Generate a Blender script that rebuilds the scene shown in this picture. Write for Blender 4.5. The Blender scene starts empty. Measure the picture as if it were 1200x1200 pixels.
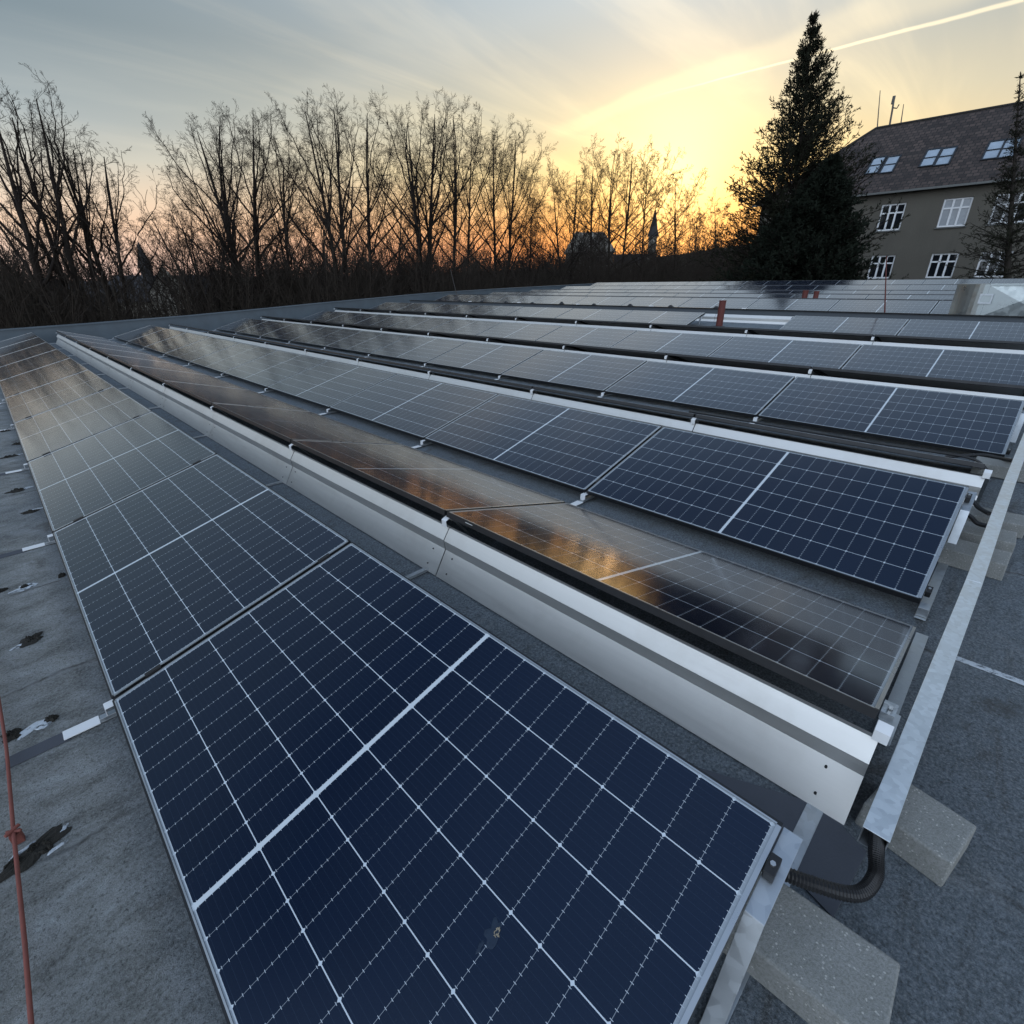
import bpy, math, random
import numpy as np
from mathutils import Vector, Matrix

random.seed(7)
rng = np.random.default_rng(11)
C = bpy.context.scene.collection
PI = math.pi
R = math.radians

# ------------------------------------------------------------------ camera
FPX, CAMZ = 586.6, 1.57
RV = Vector((0.70780168, -0.70631613, -0.01158911))
UV = Vector((0.30286888, 0.28860294, 0.90828343))
FV = Vector((0.63819058, 0.64639452, -0.41819482))
cam = bpy.data.cameras.new('camera')
cam.sensor_width = 36.0
cam.lens = 36.0 * FPX / 1200.0
cam.clip_start = 0.02
cam.clip_end = 3000
camo = bpy.data.objects.new('camera', cam)
C.objects.link(camo)
camo.matrix_world = Matrix(((RV.x, UV.x, -FV.x, 0), (RV.y, UV.y, -FV.y, 0), (RV.z, UV.z, -FV.z, CAMZ), (0, 0, 0, 1)))
bpy.context.scene.camera = camo


def ray(px, py):
    return (FV * FPX + RV * (px - 600) + UV * (600 - py)).normalized()


def at(px, py, x=None, y=None, z=None):
    """a survey point read off the photograph, on a plane of constant x, y or z"""
    d = ray(px, py)
    if x is not None:
        t = x / d.x
    elif y is not None:
        t = y / d.y
    else:
        t = (z - CAMZ) / d.z
    return Vector((d.x * t, d.y * t, CAMZ + d.z * t))


# ------------------------------------------------------------------ node helper
class NT:
    def __init__(self, tree):
        self.t = tree
        self.n = tree.nodes
        self.l = tree.links

    def node(self, typ, **kw):
        nd = self.n.new(typ)
        for k, v in kw.items():
            setattr(nd, k, v)
        return nd

    def put(self, sock, v):
        if v is None:
            return
        if isinstance(v, bpy.types.NodeSocket):
            self.l.new(v, sock)
        elif isinstance(v, (tuple, list, Vector)):
            v = tuple(v)
            if sock.type == 'RGBA' and len(v) == 3:
                v = v + (1.0,)
            sock.default_value = v
        else:
            sock.default_value = v

    def m(self, op, a, b=None, c=None, clamp=False):
        nd = self.node('ShaderNodeMath', operation=op)
        nd.use_clamp = clamp
        self.put(nd.inputs[0], a)
        self.put(nd.inputs[1], b)
        self.put(nd.inputs[2], c)
        return nd.outputs[0]

    def vm(self, op, a, b=None, scale=None):
        nd = self.node('ShaderNodeVectorMath', operation=op)
        self.put(nd.inputs[0], a)
        self.put(nd.inputs[1], b)
        if scale is not None:
            self.put(nd.inputs['Scale'], scale)
        return nd.outputs['Value'] if op in ('DOT_PRODUCT', 'LENGTH', 'DISTANCE') else nd.outputs[0]

    def mix(self, fac, a, b, mode='MIX'):
        nd = self.node('ShaderNodeMix', data_type='RGBA', blend_type=mode)
        self.put(nd.inputs[0], fac)
        self.put(nd.inputs[6], a)
        self.put(nd.inputs[7], b)
        return nd.outputs[2]

    def maprange(self, v, a, b, c=0.0, d=1.0, smooth=False):
        nd = self.node('ShaderNodeMapRange')
        if smooth:
            nd.interpolation_type = 'SMOOTHSTEP'
        for i, x in enumerate((v, a, b, c, d)):
            self.put(nd.inputs[i], x)
        return nd.outputs[0]

    def ramp(self, v, stops, interp='LINEAR'):
        nd = self.node('ShaderNodeValToRGB')
        cr = nd.color_ramp
        cr.interpolation = interp
        while len(cr.elements) < len(stops):
            cr.elements.new(0.5)
        for e, (p, c) in zip(cr.elements, stops):
            e.position = p
            e.color = tuple(c) + (1.0,) if len(c) == 3 else c
        self.put(nd.inputs[0], v)
        return nd.outputs[0]

    def noise(self, vec, scale, detail=4.0, rough=0.55, dist=0.0):
        nd = self.node('ShaderNodeTexNoise')
        self.put(nd.inputs['Vector'], vec)
        nd.inputs['Scale'].default_value = scale
        nd.inputs['Detail'].default_value = detail
        nd.inputs['Roughness'].default_value = rough
        nd.inputs['Distortion'].default_value = dist
        return nd.outputs[0]

    def voro(self, vec, scale, feature='F1', out=0, rand=1.0):
        nd = self.node('ShaderNodeTexVoronoi', feature=feature)
        self.put(nd.inputs['Vector'], vec)
        nd.inputs['Scale'].default_value = scale
        nd.inputs['Randomness'].default_value = rand
        return nd.outputs[out]

    def sep(self, v):
        nd = self.node('ShaderNodeSeparateXYZ')
        self.put(nd.inputs[0], v)
        return nd.outputs

    def comb(self, x, y, z):
        nd = self.node('ShaderNodeCombineXYZ')
        for i, v in enumerate((x, y, z)):
            self.put(nd.inputs[i], v)
        return nd.outputs[0]

    def bump(self, h, strength=0.3, dist=0.01):
        nd = self.node('ShaderNodeBump')
        nd.inputs['Strength'].default_value = strength
        nd.inputs['Distance'].default_value = dist
        self.put(nd.inputs['Height'], h)
        return nd.outputs[0]


# ------------------------------------------------------------------ world (dusk sky)
SUN = ray(788, 226)
SUN_EL = R(1.2)
SUN_AZ = math.atan2(SUN.x, SUN.y)
SUNL = Vector((math.sin(SUN_AZ) * math.cos(SUN_EL), math.cos(SUN_AZ) * math.cos(SUN_EL), math.sin(SUN_EL)))
world = bpy.data.worlds.new('World')
bpy.context.scene.world = world
world.use_nodes = True
w = NT(world.node_tree)
w.n.clear()
d = w.vm('NORMALIZE', w.node('ShaderNodeTexCoord').outputs['Generated'])
dx, dy, dz = w.sep(d)
el = w.m('MAXIMUM', dz, 0.0)
dh = w.vm('NORMALIZE', w.comb(dx, dy, 0.0))
sh = Vector((SUN.x, SUN.y, 0)).normalized()
ch = w.m('MAXIMUM', w.vm('DOT_PRODUCT', dh, tuple(sh)), 0.0)
wn = w.m('POWER', ch, 5.2)
far_c = w.ramp(el, [(0.0, (.60, .45, .42)), (.03, (.66, .49, .42)), (.08, (.74, .54, .40)), (.115, (.66, .55, .44)), (.16, (.46, .47, .44)), (.20, (.31, .36, .385)),
                    (.30, (.155, .21, .25)), (.45, (.15, .205, .26)), (.60, (.14, .20, .28)), (.75, (.085, .135, .23)), (1.0, (.26, .36, .54))])
near_c = w.ramp(el, [(0.0, (.90, .30, .14)), (.05, (1.0, .33, .085)), (.085, (1.0, .42, .11)), (.12, (.95, .54, .175)), (.16, (.82, .61, .27)), (.22, (.66, .58, .38)),
                     (.29, (.52, .51, .44)), (.36, (.45, .50, .52)), (.5, (.42, .51, .60)), (.6, (.32, .42, .54)), (.75, (.12, .18, .28)), (1.0, (.26, .36, .54))])
back_fill_c = w.ramp(el, [(0.0, (1.05, 1.20, 1.38)), (.1, (1.25, 1.42, 1.66)), (.3, (1.12, 1.30, 1.56)), (.6, (.92, 1.10, 1.36)), (1.0, (.26, .36, .54))])  # unseen sky behind the camera, brightened beyond dusk to light the roof and deflectors
col = w.mix(wn, far_c, near_c)
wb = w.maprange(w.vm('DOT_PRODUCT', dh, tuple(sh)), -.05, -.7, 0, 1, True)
col = w.mix(wb, col, back_fill_c)
# thin cirrus, in a flat layer high above
lay = w.vm('SCALE', w.comb(dx, dy, 0.0), scale=w.m('DIVIDE', 1.0, w.m('ADD', el, 0.12)))
mp = w.node('ShaderNodeMapping')
mp.inputs['Rotation'].default_value = (0, 0, R(-14))
mp.inputs['Scale'].default_value = (0.55, 2.6, 1)
w.put(mp.inputs['Vector'], lay)
cir = w.maprange(w.noise(mp.outputs[0], 1.15, 5, .58, .6), .42, .78, 0, 1, True)
cirm = w.m('MULTIPLY', cir, w.maprange(el, .06, .2, 0, 1, True))
warmc = w.mix(wn, (.022, .021, .02), (.24, .17, .07))
col = w.mix(cirm, col, w.mix(1.0, col, warmc, 'ADD'))


def streak(p1, p2, width, amt, ext0, ext1, nz):
    """a vapour trail: the band either side of the plane through two sky directions"""
    a, b = ray(*p1), ray(*p2)
    n = a.cross(b).normalized()
    ax = (a - b).normalized()
    off = w.m('MULTIPLY', w.m('SUBTRACT', w.noise(d, nz, 3), .5), width * 1.2)
    t = w.vm('DOT_PRODUCT', d, tuple(ax))
    ta, tb = a.dot(ax), b.dot(ax)
    wid = w.maprange(t, tb, ta, width * .55, width * 1.25)
    dist = w.m('ABSOLUTE', w.m('ADD', w.vm('DOT_PRODUCT', d, tuple(n)), off))
    band = w.m('SUBTRACT', 1.0, w.maprange(w.m('DIVIDE', dist, wid), .25, 1.0, 0, 1, True))
    fade = w.m('MULTIPLY', w.maprange(t, tb - ext1, tb, 0, 1, True), w.maprange(t, ta + .7, ta + ext0, 0, 1, True))
    front = w.maprange(w.vm('DOT_PRODUCT', d, tuple((a + b).normalized())), .5, .7)
    return w.m('MULTIPLY', w.m('MULTIPLY', band, fade), w.m('MULTIPLY', front, amt))


s1 = streak((1190, 2), (880, 83), .0028, .55, .3, .16, 14)
s2 = streak((1085, -8), (700, 136), .022, .24, .3, .10, 7)
s3 = streak((1200, 78), (900, 190), .075, .07, .3, .12, 4)
s4 = streak((560, 30), (250, 160), .040, .07, .2, .2, 4)
for s, c in ((s3, (.42, .22, .05)), (s2, (.60, .42, .14)), (s1, (.72, .55, .28)), (s4, (.25, .24, .22))):
    col = w.mix(s, col, w.mix(1.0, col, c, 'ADD'))
sd = w.m('MAXIMUM', w.vm('DOT_PRODUCT', d, tuple(SUN)), 0.0)
glow = w.mix(w.m('POWER', sd, 75.0), (0, 0, 0), (.46, .28, .07))
glow2 = w.mix(w.m('POWER', sd, 260.0), (0, 0, 0), (.55, .42, .20))
col = w.mix(1.0, col, glow, 'ADD')
col = w.mix(1.0, col, glow2, 'ADD')
sky = w.node('ShaderNodeTexSky')
sky.sky_type = 'NISHITA'
sky.sun_disc = False
sky.sun_elevation = SUN_EL
sky.sun_rotation = SUN_AZ
sky.air_density = 1.0
sky.dust_density = 1.2
bg1 = w.node('ShaderNodeBackground')
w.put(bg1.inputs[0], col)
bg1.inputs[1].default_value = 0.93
bg2 = w.node('ShaderNodeBackground')
w.put(bg2.inputs[0], sky.outputs[0])
bg2.inputs[1].default_value = 0.012
add = w.node('ShaderNodeAddShader')
w.l.new(bg1.outputs[0], add.inputs[0])
w.l.new(bg2.outputs[0], add.inputs[1])
w.l.new(add.outputs[0], w.node('ShaderNodeOutputWorld').inputs[0])

# the sun itself, low behind the trees
sl = bpy.data.lights.new('sun', 'SUN')
sl.energy = 0.06
sl.angle = R(8)
sl.color = (1.0, .62, .30)
so = bpy.data.objects.new('sun', sl)
C.objects.link(so)
so.location = (60, 30, 40)
so.rotation_euler = (-SUNL).to_track_quat('-Z', 'Y').to_euler()

sc = bpy.context.scene
sc.view_settings.view_transform = 'Standard'
sc.view_settings.look = 'None'
sc.view_settings.exposure = 0.44
sc.view_settings.gamma = 1.0


# ------------------------------------------------------------------ mesh helpers
class MB:
    def __init__(self):
        self.v, self.f, self.mi = [], [], []

    def poly(self, pts, mi=0):
        i = len(self.v)
        self.v += [tuple(p) for p in pts]
        self.f.append(tuple(range(i, i + len(pts))))
        self.mi.append(mi)

    def hexa(self, p, mi=0):
        """eight corners: bottom ring 0-3 counter-clockwise, top ring 4-7"""
        i = len(self.v)
        self.v += [tuple(q) for q in p]
        for f in ((3, 2, 1, 0), (4, 5, 6, 7), (0, 1, 5, 4), (1, 2, 6, 5), (2, 3, 7, 6), (3, 0, 4, 7)):
            self.f.append(tuple(i + k for k in f))
            self.mi.append(mi)
        return self

    def box(self, x0, x1, y0, y1, z0, z1, mi=0):
        return self.hexa([(x0, y0, z0), (x1, y0, z0), (x1, y1, z0), (x0, y1, z0), (x0, y0, z1), (x1, y0, z1), (x1, y1, z1), (x0, y1, z1)], mi)

    def sheet(self, prof, y0, y1, th, mi=0):
        """a bent sheet of metal: profile in x,z swept along y"""
        P = [Vector((a, b)) for a, b in prof]
        N = []
        for i in range(len(P)):
            a = P[max(i - 1, 0)]
            b = P[min(i + 1, len(P) - 1)]
            t = (b - a).normalized()
            N.append(Vector((-t.y, t.x)))
        Q = [p + n * th for p, n in zip(P, N)]
        for i in range(len(P) - 1):
            a, b, c, e = P[i], P[i + 1], Q[i + 1], Q[i]
            self.hexa([(a.x, y0, a.y), (b.x, y0, b.y), (b.x, y1, b.y), (a.x, y1, a.y), (e.x, y0, e.y), (c.x, y0, c.y), (c.x, y1, c.y), (e.x, y1, e.y)], mi)
        return self

    def tube(self, path, r, k=8, cap=True, mi=0):
        path = [Vector(p) for p in path]
        rs = r if isinstance(r, (list, tuple)) else [r] * len(path)
        i0 = len(self.v)
        ref = None
        for j, p in enumerate(path):
            t = (path[min(j + 1, len(path) - 1)] - path[max(j - 1, 0)]).normalized()
            if ref is None:
                ref = Vector((0, 0, 1)) if abs(t.z) < .9 else Vector((1, 0, 0))
            a = t.cross(ref).normalized()
            b = a.cross(t).normalized()
            ref = b
            for q in range(k):
                an = 2 * PI * q / k
                self.v.append(tuple(p + (a * math.cos(an) + b * math.sin(an)) * rs[j]))
        for j in range(len(path) - 1):
            for q in range(k):
                q2 = (q + 1) % k
                self.f.append((i0 + j * k + q, i0 + j * k + q2, i0 + (j + 1) * k + q2, i0 + (j + 1) * k + q))
                self.mi.append(mi)
        if cap:
            self.f.append(tuple(i0 + q for q in reversed(range(k))))
            self.mi.append(mi)
            e = i0 + (len(path) - 1) * k
            self.f.append(tuple(e + q for q in range(k)))
            self.mi.append(mi)
        return self

    def cyl(self, p0, p1, r, k=12, mi=0):
        return self.tube([p0, p1], r, k, True, mi)

    def build(self, name, mats, parent=None, smooth=False, bevel=0.0):
        me = bpy.data.meshes.new(name)
        me.from_pydata(self.v, [], self.f)
        for m_ in (mats if isinstance(mats, (list, tuple)) else [mats]):
            me.materials.append(m_)
        me.polygons.foreach_set('material_index', self.mi)
        if smooth:
            me.polygons.foreach_set('use_smooth', [True] * len(self.f))
        me.update()
        o = bpy.data.objects.new(name, me)
        C.objects.link(o)
        if parent:
            o.parent = parent
        if bevel:
            b = o.modifiers.new('bevel', 'BEVEL')
            b.width = bevel
            b.segments = 2
            b.limit_method = 'ANGLE'
        return o


def tag(o, label, cat, group=None):
    o['label'] = label
    o['category'] = cat
    if group:
        o['group'] = group
    return o


def structure(o):
    o['kind'] = 'structure'
    return o


def empty(name, loc, label, cat, group=None, rot=None):
    o = bpy.data.objects.new(name, None)
    o.empty_display_size = .2
    C.objects.link(o)
    o.location = loc
    if rot is not None:
        o.rotation_euler = rot
    return tag(o, label, cat, group)


def copy_tree(o, parent=None):
    c = o.copy()
    C.objects.link(c)
    if parent:
        c.parent = parent
    for ch_ in o.children:
        copy_tree(ch_, c)
    return c


ORD = ['first', 'second', 'third', 'fourth', 'fifth', 'sixth', 'seventh', 'eighth', 'ninth', 'tenth', 'eleventh', 'twelfth']


# ------------------------------------------------------------------ materials
def material(name):
    m_ = bpy.data.materials.new(name)
    m_.use_nodes = True
    t = NT(m_.node_tree)
    return m_, t, t.n['Principled BSDF']


def plain(name, colr, rough=.6, metal=0.0, var=.12, scale=12.0, bump=0.0, spec=.5):
    m_, t, b = material(name)
    co = t.node('ShaderNodeTexCoord').outputs['Object']
    n = t.noise(co, scale, 5, .6)
    dark = tuple(c * (1 - var) for c in colr)
    lite = tuple(min(1, c * (1 + var)) for c in colr)
    t.put(b.inputs['Base Color'], t.mix(n, dark, lite))
    b.inputs['Metallic'].default_value = metal
    t.put(b.inputs['Roughness'], t.maprange(n, .3, .7, max(.02, rough - .08), min(1, rough + .08)))
    b.inputs['Specular IOR Level'].default_value = spec
    if bump:
        t.put(b.inputs['Normal'], t.bump(t.noise(co, scale * 6, 4), bump, .004))
    return m_


def mat_cells():
    m_, t, b = material('solar_cells_under_glass')
    tc = t.node('ShaderNodeTexCoord')
    x, y, z = t.sep(tc.outputs['Object'])
    PX, PY, MID = .1835, .0927, .008
    u = t.m('ADD', t.m('DIVIDE', x, PX), 3.0)
    ay = t.m('ABSOLUTE', y)
    v = t.m('DIVIDE', t.m('SUBTRACT', ay, MID), PY)

    def near_int(s, pitch):
        return t.m('MULTIPLY', t.m('ABSOLUTE', t.m('SUBTRACT', s, t.m('ROUND', s))), pitch)

    du, dv = near_int(u, PX), near_int(v, PY)
    bold = t.m('LESS_THAN', du, .0014)
    thin = t.m('LESS_THAN', dv, .0006)
    mid = t.m('LESS_THAN', ay, MID)
    diam = t.m('LESS_THAN', t.m('ADD', du, dv), .0062)
    edge = t.m('MAXIMUM', t.m('GREATER_THAN', t.m('ABSOLUTE', x), PX * 3 - .001), t.m('GREATER_THAN', ay, PY * 11 + MID - .0008))
    # ten busbars to a cell
    ub = t.m('MULTIPLY', u, 10.0)
    db = t.m('MULTIPLY', t.m('ABSOLUTE', t.m('SUBTRACT', t.m('FRACT', ub), .5)), PX / 10)
    bus = t.m('LESS_THAN', db, .00036)
    tick = t.m('MULTIPLY', t.m('LESS_THAN', db, .0007), t.m('LESS_THAN', dv, .0042))
    cell = t.comb(t.m('FLOOR', u), t.m('FLOOR', t.m('MULTIPLY', v, t.m('SIGN', y))), 0.0)
    wn_ = t.node('ShaderNodeTexWhiteNoise', noise_dimensions='4D')
    t.put(wn_.inputs['Vector'], cell)
    t.put(wn_.inputs['W'], t.node('ShaderNodeObjectInfo').outputs['Random'])
    grain = t.noise(tc.outputs['Object'], 160, 3, .7)
    navy = t.mix(wn_.outputs['Value'], (.0001, .0021, .0112), (.0003, .0036, .0165))
    navy = t.mix(t.maprange(grain, .35, .75), navy, (.0008, .0046, .0165))
    c = t.mix(t.m('MULTIPLY', bus, .30), navy, (.040, .060, .095))
    line = t.m('MAXIMUM', t.m('MAXIMUM', bold, t.m('MULTIPLY', thin, .42)), t.m('MAXIMUM', diam, t.m('MULTIPLY', tick, .75)))
    c = t.mix(line, c, (.60, .66, .70))
    c = t.mix(t.m('MULTIPLY', edge, .75), c, (.40, .44, .47))
    c = t.mix(mid, c, (.60, .65, .68))
    # a film of dust, thicker towards the low edge
    geo = t.node('ShaderNodeNewGeometry').outputs['Position']
    dust = t.maprange(t.noise(geo, 2.2, 6, .65), .42, .8, 0, .005)
    c = t.mix(dust, c, (.33, .33, .32))
    vo_ = t.voro(geo, 75, out=0)
    spot = t.m('MULTIPLY', t.m('LESS_THAN', t.m('ABSOLUTE', t.m('SUBTRACT', vo_, .16)), .05), t.maprange(t.noise(geo, 4.0, 4), .52, .66))
    fleck = t.m('MULTIPLY', t.m('LESS_THAN', t.voro(geo, 210, out=0), .12), t.maprange(t.noise(geo, 9.0, 3), .5, .6))
    c = t.mix(t.m('MAXIMUM', t.m('MULTIPLY', spot, .02), t.m('MULTIPLY', fleck, .06)), c, (.36, .38, .40))
    t.put(b.inputs['Base Color'], c)
    b.inputs['IOR'].default_value = 1.42
    b.inputs['Specular Tint'].default_value = (.35, .62, 1.0, 1)
    b.inputs['Coat Weight'].default_value = 1.0
    b.inputs['Coat IOR'].default_value = 1.35
    b.inputs['Coat Roughness'].default_value = .11
    b.inputs['Sheen Weight'].default_value = .15
    b.inputs['Sheen Roughness'].default_value = .20
    b.inputs['Sheen Tint'].default_value = (.80, .80, .84, 1)
    streaks = t.noise(t.vm('MULTIPLY', geo, (1.6, 1.6, 1.6)), 3.0, 5, .6)
    t.put(b.inputs['Roughness'], t.maprange(streaks, .3, .7, .09, .17))
    wav = t.noise(tc.outputs['Object'], 2.4, 2, .5)
    t.put(b.inputs['Normal'], t.bump(wav, .06, .012))
    return m_


def mat_galv(name, base=(.62, .65, .67), rough=.36, spang=38.0, metal=.92, var=.25):
    m_, t, b = material(name)
    co = t.node('ShaderNodeTexCoord').outputs['Object']
    vo = t.voro(co, spang, out=1)
    hue = t.sep(vo)[0]
    n = t.noise(co, 5, 5, .6)
    f = t.m('ADD', t.m('MULTIPLY', hue, .5), t.m('MULTIPLY', n, .5))
    t.put(b.inputs['Base Color'], t.mix(f, tuple(c * (1 - var) for c in base), tuple(min(1, c * (1 + var * .6)) for c in base)))
    b.inputs['Metallic'].default_value = metal
    t.put(b.inputs['Roughness'], t.maprange(f, .2, .8, rough - .08, rough + .14))
    t.put(b.inputs['Normal'], t.bump(t.noise(co, 60, 3), .05, .002))
    return m_


def mat_alu():
    m_, t, b = material('mill_finish_aluminium')
    co = t.node('ShaderNodeTexCoord').outputs['Object']
    n = t.noise(t.vm('MULTIPLY', co, (30, .8, 30)), 3, 5, .6)
    n2 = t.noise(co, 2.3, 5, .7)
    c = t.mix(n, (.70, .69, .66), (.81, .80, .765))
    c = t.mix(t.maprange(n2, .5, .8, 0, .35), c, (.50, .47, .42))
    t.put(b.inputs['Base Color'], c)
    b.inputs['Metallic'].default_value = .9
    t.put(b.inputs['Roughness'], t.maprange(n, .3, .7, .48, .60))
    t.put(b.inputs['Normal'], t.bump(t.noise(co, 2.6, 3), .08, .02))
    return m_


def mat_roof():
    m_, t, b = material('bitumen_roofing_felt')
    g = t.node('ShaderNodeNewGeometry').outputs['Position']
    x, y, z = t.sep(g)
    n1 = t.noise(g, 1.1, 6, .62, .4)
    n2 = t.noise(g, 7.0, 6, .7, 1.2)
    n3 = t.noise(g, 34.0, 7, .78, 1.6)
    grit = t.noise(g, 260.0, 3, .8)
    grain = t.noise(g, 95.0, 4, .75)
    strk = t.noise(t.vm('MULTIPLY', g, (.8, 5.0, 1)), 2.4, 6, .65, .8)
    c = t.mix(n1, (.085, .112, .135), (.165, .200, .226))
    c = t.mix(t.maprange(n2, .40, .66, 0, .8), c, (.185, .222, .252), 'MIX')
    c = t.mix(t.m('MULTIPLY', t.maprange(n3, .48, .60), .62), c, (.29, .335, .375))
    c = t.mix(t.maprange(n3, .46, .34, 0, .65), c, (.050, .054, .056))
    c = t.mix(t.maprange(strk, .56, .72, 0, .6), c, (.060, .056, .048))
    # weathered, streaky old felt at the foot of the first row
    old = t.m('MULTIPLY', t.maprange(x, -.02, -.22, 0, 1, True), t.maprange(n1, .25, .5, .55, 1))
    s2_ = t.noise(t.vm('MULTIPLY', g, (1.0, 1.6, 1)), 4.2, 10, .76, .5)
    oc = t.ramp(s2_, [(.28, (.055, .055, .052)), (.39, (.18, .18, .165)), (.50, (.32, .33, .31)), (.60, (.44, .455, .45)), (.70, (.62, .68, .70))])
    c = t.mix(t.m('MULTIPLY', old, .85), c, oc)
    c = t.mix(t.maprange(grit, .35, .65, 0, .45), c, (.045, .048, .051))
    c = t.mix(t.maprange(grain, .52, .62, 0, .55), c, (.33, .35, .36))
    c = t.mix(t.maprange(grain, .46, .36, 0, .7), c, (.035, .038, .040))
    stain = t.noise(t.vm('ADD', g, (7.3, 2.1, 0)), 2.6, 6, .7, .8)
    c = t.mix(t.maprange(stain, .58, .66, 0, .55), c, (.050, .047, .040))
    c = t.mix(t.maprange(stain, .36, .28, 0, .40), c, (.30, .31, .31))
    # felt laps: across the old strip on the left, along the rows on the right
    wob = t.m('MULTIPLY', t.m('SUBTRACT', t.noise(g, 3.0, 5, .6), .5), .16)
    lap_a = t.m('ADD', t.m('ADD', y, wob), .33)
    lap_b = t.m('ADD', t.m('MULTIPLY', t.m('ADD', x, wob), .9), .62)
    side = t.m('GREATER_THAN', x, .1)
    lap = t.m('ADD', t.m('MULTIPLY', lap_b, side), t.m('MULTIPLY', lap_a, t.m('SUBTRACT', 1.0, side)))
    fl = t.m('ABSOLUTE', t.m('SUBTRACT', t.m('FRACT', lap), .5))
    seam = t.m('MULTIPLY', t.maprange(fl, .486, .498), t.maprange(t.noise(g, 5, 4), .35, .55))
    c = t.mix(t.m('MULTIPLY', seam, .75), c, (.030, .028, .025))
    lite = t.maprange(fl, .44, .480, 0, .45)
    c = t.mix(t.m('MULTIPLY', lite, t.maprange(n2, .45, .6)), c, (.30, .315, .32))
    t.put(b.inputs['Base Color'], c)
    t.put(b.inputs['Roughness'], t.maprange(n2, .3, .7, .55, .9))
    b.inputs['Specular IOR Level'].default_value = .4
    h = t.m('ADD', t.m('MULTIPLY', t.m('ADD', n3, grain), .6), t.m('ADD', t.m('MULTIPLY', grit, .6), t.m('MULTIPLY', n2, .5)))
    h = t.m('ADD', h, t.m('MULTIPLY', seam, -.7))
    t.put(b.inputs['Normal'], t.bump(h, .9, .016))
    return m_


def mat_flake():
    m_, t, b = material('pale_mineral_flake')
    co = t.node('ShaderNodeNewGeometry').outputs['Position']
    n = t.noise(co, 38, 6, .7, .8)
    t.put(b.inputs['Base Color'], t.mix(n, (.30, .33, .36), (.60, .65, .69)))
    b.inputs['Roughness'].default_value = .4
    t.put(b.inputs['Alpha'], t.maprange(n, .42, .47))
    return m_


def mat_concrete():
    m_, t, b = material('weathered_concrete')
    co = t.node('ShaderNodeTexCoord').outputs['Object']
    n = t.noise(co, 9, 6, .65)
    v = t.voro(co, 85, out=0)
    sp = t.m('MULTIPLY', t.m('LESS_THAN', v, .22), t.m('GREATER_THAN', t.noise(co, 30, 2), .5))
    g = t.noise(co, 140, 3, .8)
    c = t.mix(n, (.17, .175, .165), (.37, .37, .355))
    c = t.mix(t.maprange(g, .4, .7, 0, .6), c, (.10, .105, .08))
    c = t.mix(t.m('MULTIPLY', sp, .75), c, (.50, .49, .45))
    t.put(b.inputs['Base Color'], c)
    b.inputs['Roughness'].default_value = .9
    t.put(b.inputs['Normal'], t.bump(t.m('ADD', g, t.m('MULTIPLY', n, 1.5)), .5, .006))
    return m_


def mat_bark(name, c0, c1):
    m_, t, b = material(name)
    g = t.node('ShaderNodeNewGeometry').outputs['Position']
    t.put(b.inputs['Base Color'], t.mix(t.noise(g, 3, 5, .6), c0, c1))
    b.inputs['Roughness'].default_value = .95
    b.inputs['Specular IOR Level'].default_value = .15
    return m_


def mat_tiles():
    m_, t, b = material('old_clay_roof_tiles')
    co = t.node('ShaderNodeTexCoord').outputs['UV']
    br = t.node('ShaderNodeTexBrick')
    t.put(br.inputs['Vector'], co)
    br.inputs['Scale'].default_value = 1.0
    br.inputs['Brick Width'].default_value = .38
    br.inputs['Row Height'].default_value = .34
    br.inputs['Mortar Size'].default_value = .035
    br.inputs['Mortar Smooth'].default_value = .3
    t.put(br.inputs['Color1'], (.024, .0165, .014))
    t.put(br.inputs['Color2'], (.082, .057, .047))
    t.put(br.inputs['Mortar'], (.012, .010, .009))
    n = t.noise(co, .8, 5, .6)
    c = t.mix(t.maprange(n, .40, .75, 0, .35), br.outputs[0], (.045, .036, .031))
    t.put(b.inputs['Base Color'], c)
    b.inputs['Roughness'].default_value = .8
    t.put(b.inputs['Normal'], t.bump(br.outputs['Fac'], .6, -.03))
    return m_


def mat_render():
    m_, t, b = material('grey_brown_roughcast')
    g = t.node('ShaderNodeNewGeometry').outputs['Position']
    n = t.noise(g, .5, 6, .6)
    st = t.noise(t.vm('MULTIPLY', g, (1, 1.2, .15)), 1.6, 5, .6)
    gr = t.noise(g, 14, 3, .8)
    c = t.mix(n, (.084, .076, .062), (.122, .112, .092))
    c = t.mix(t.maprange(st, .5, .75, 0, .5), c, (.075, .072, .06))
    c = t.mix(t.maprange(gr, .4, .7, 0, .25), c, (.15, .14, .12))
    t.put(b.inputs['Base Color'], c)
    b.inputs['Roughness'].default_value = .95
    t.put(b.inputs['Normal'], t.bump(gr, .4, .02))
    return m_


def mat_glass(name, colr=(.01, .012, .015), rough=.04):
    m_, t, b = material(name)
    g = t.node('ShaderNodeNewGeometry').outputs['Position']
    t.put(b.inputs['Base Color'], t.mix(t.noise(g, 1.2, 3), tuple(c * .6 for c in colr), tuple(c * 1.4 for c in colr)))
    b.inputs['Roughness'].default_value = rough
    b.inputs['IOR'].default_value = 1.5
    t.put(b.inputs['Normal'], t.bump(t.noise(g, 1.1, 2), .06, .02))
    return m_


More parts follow.
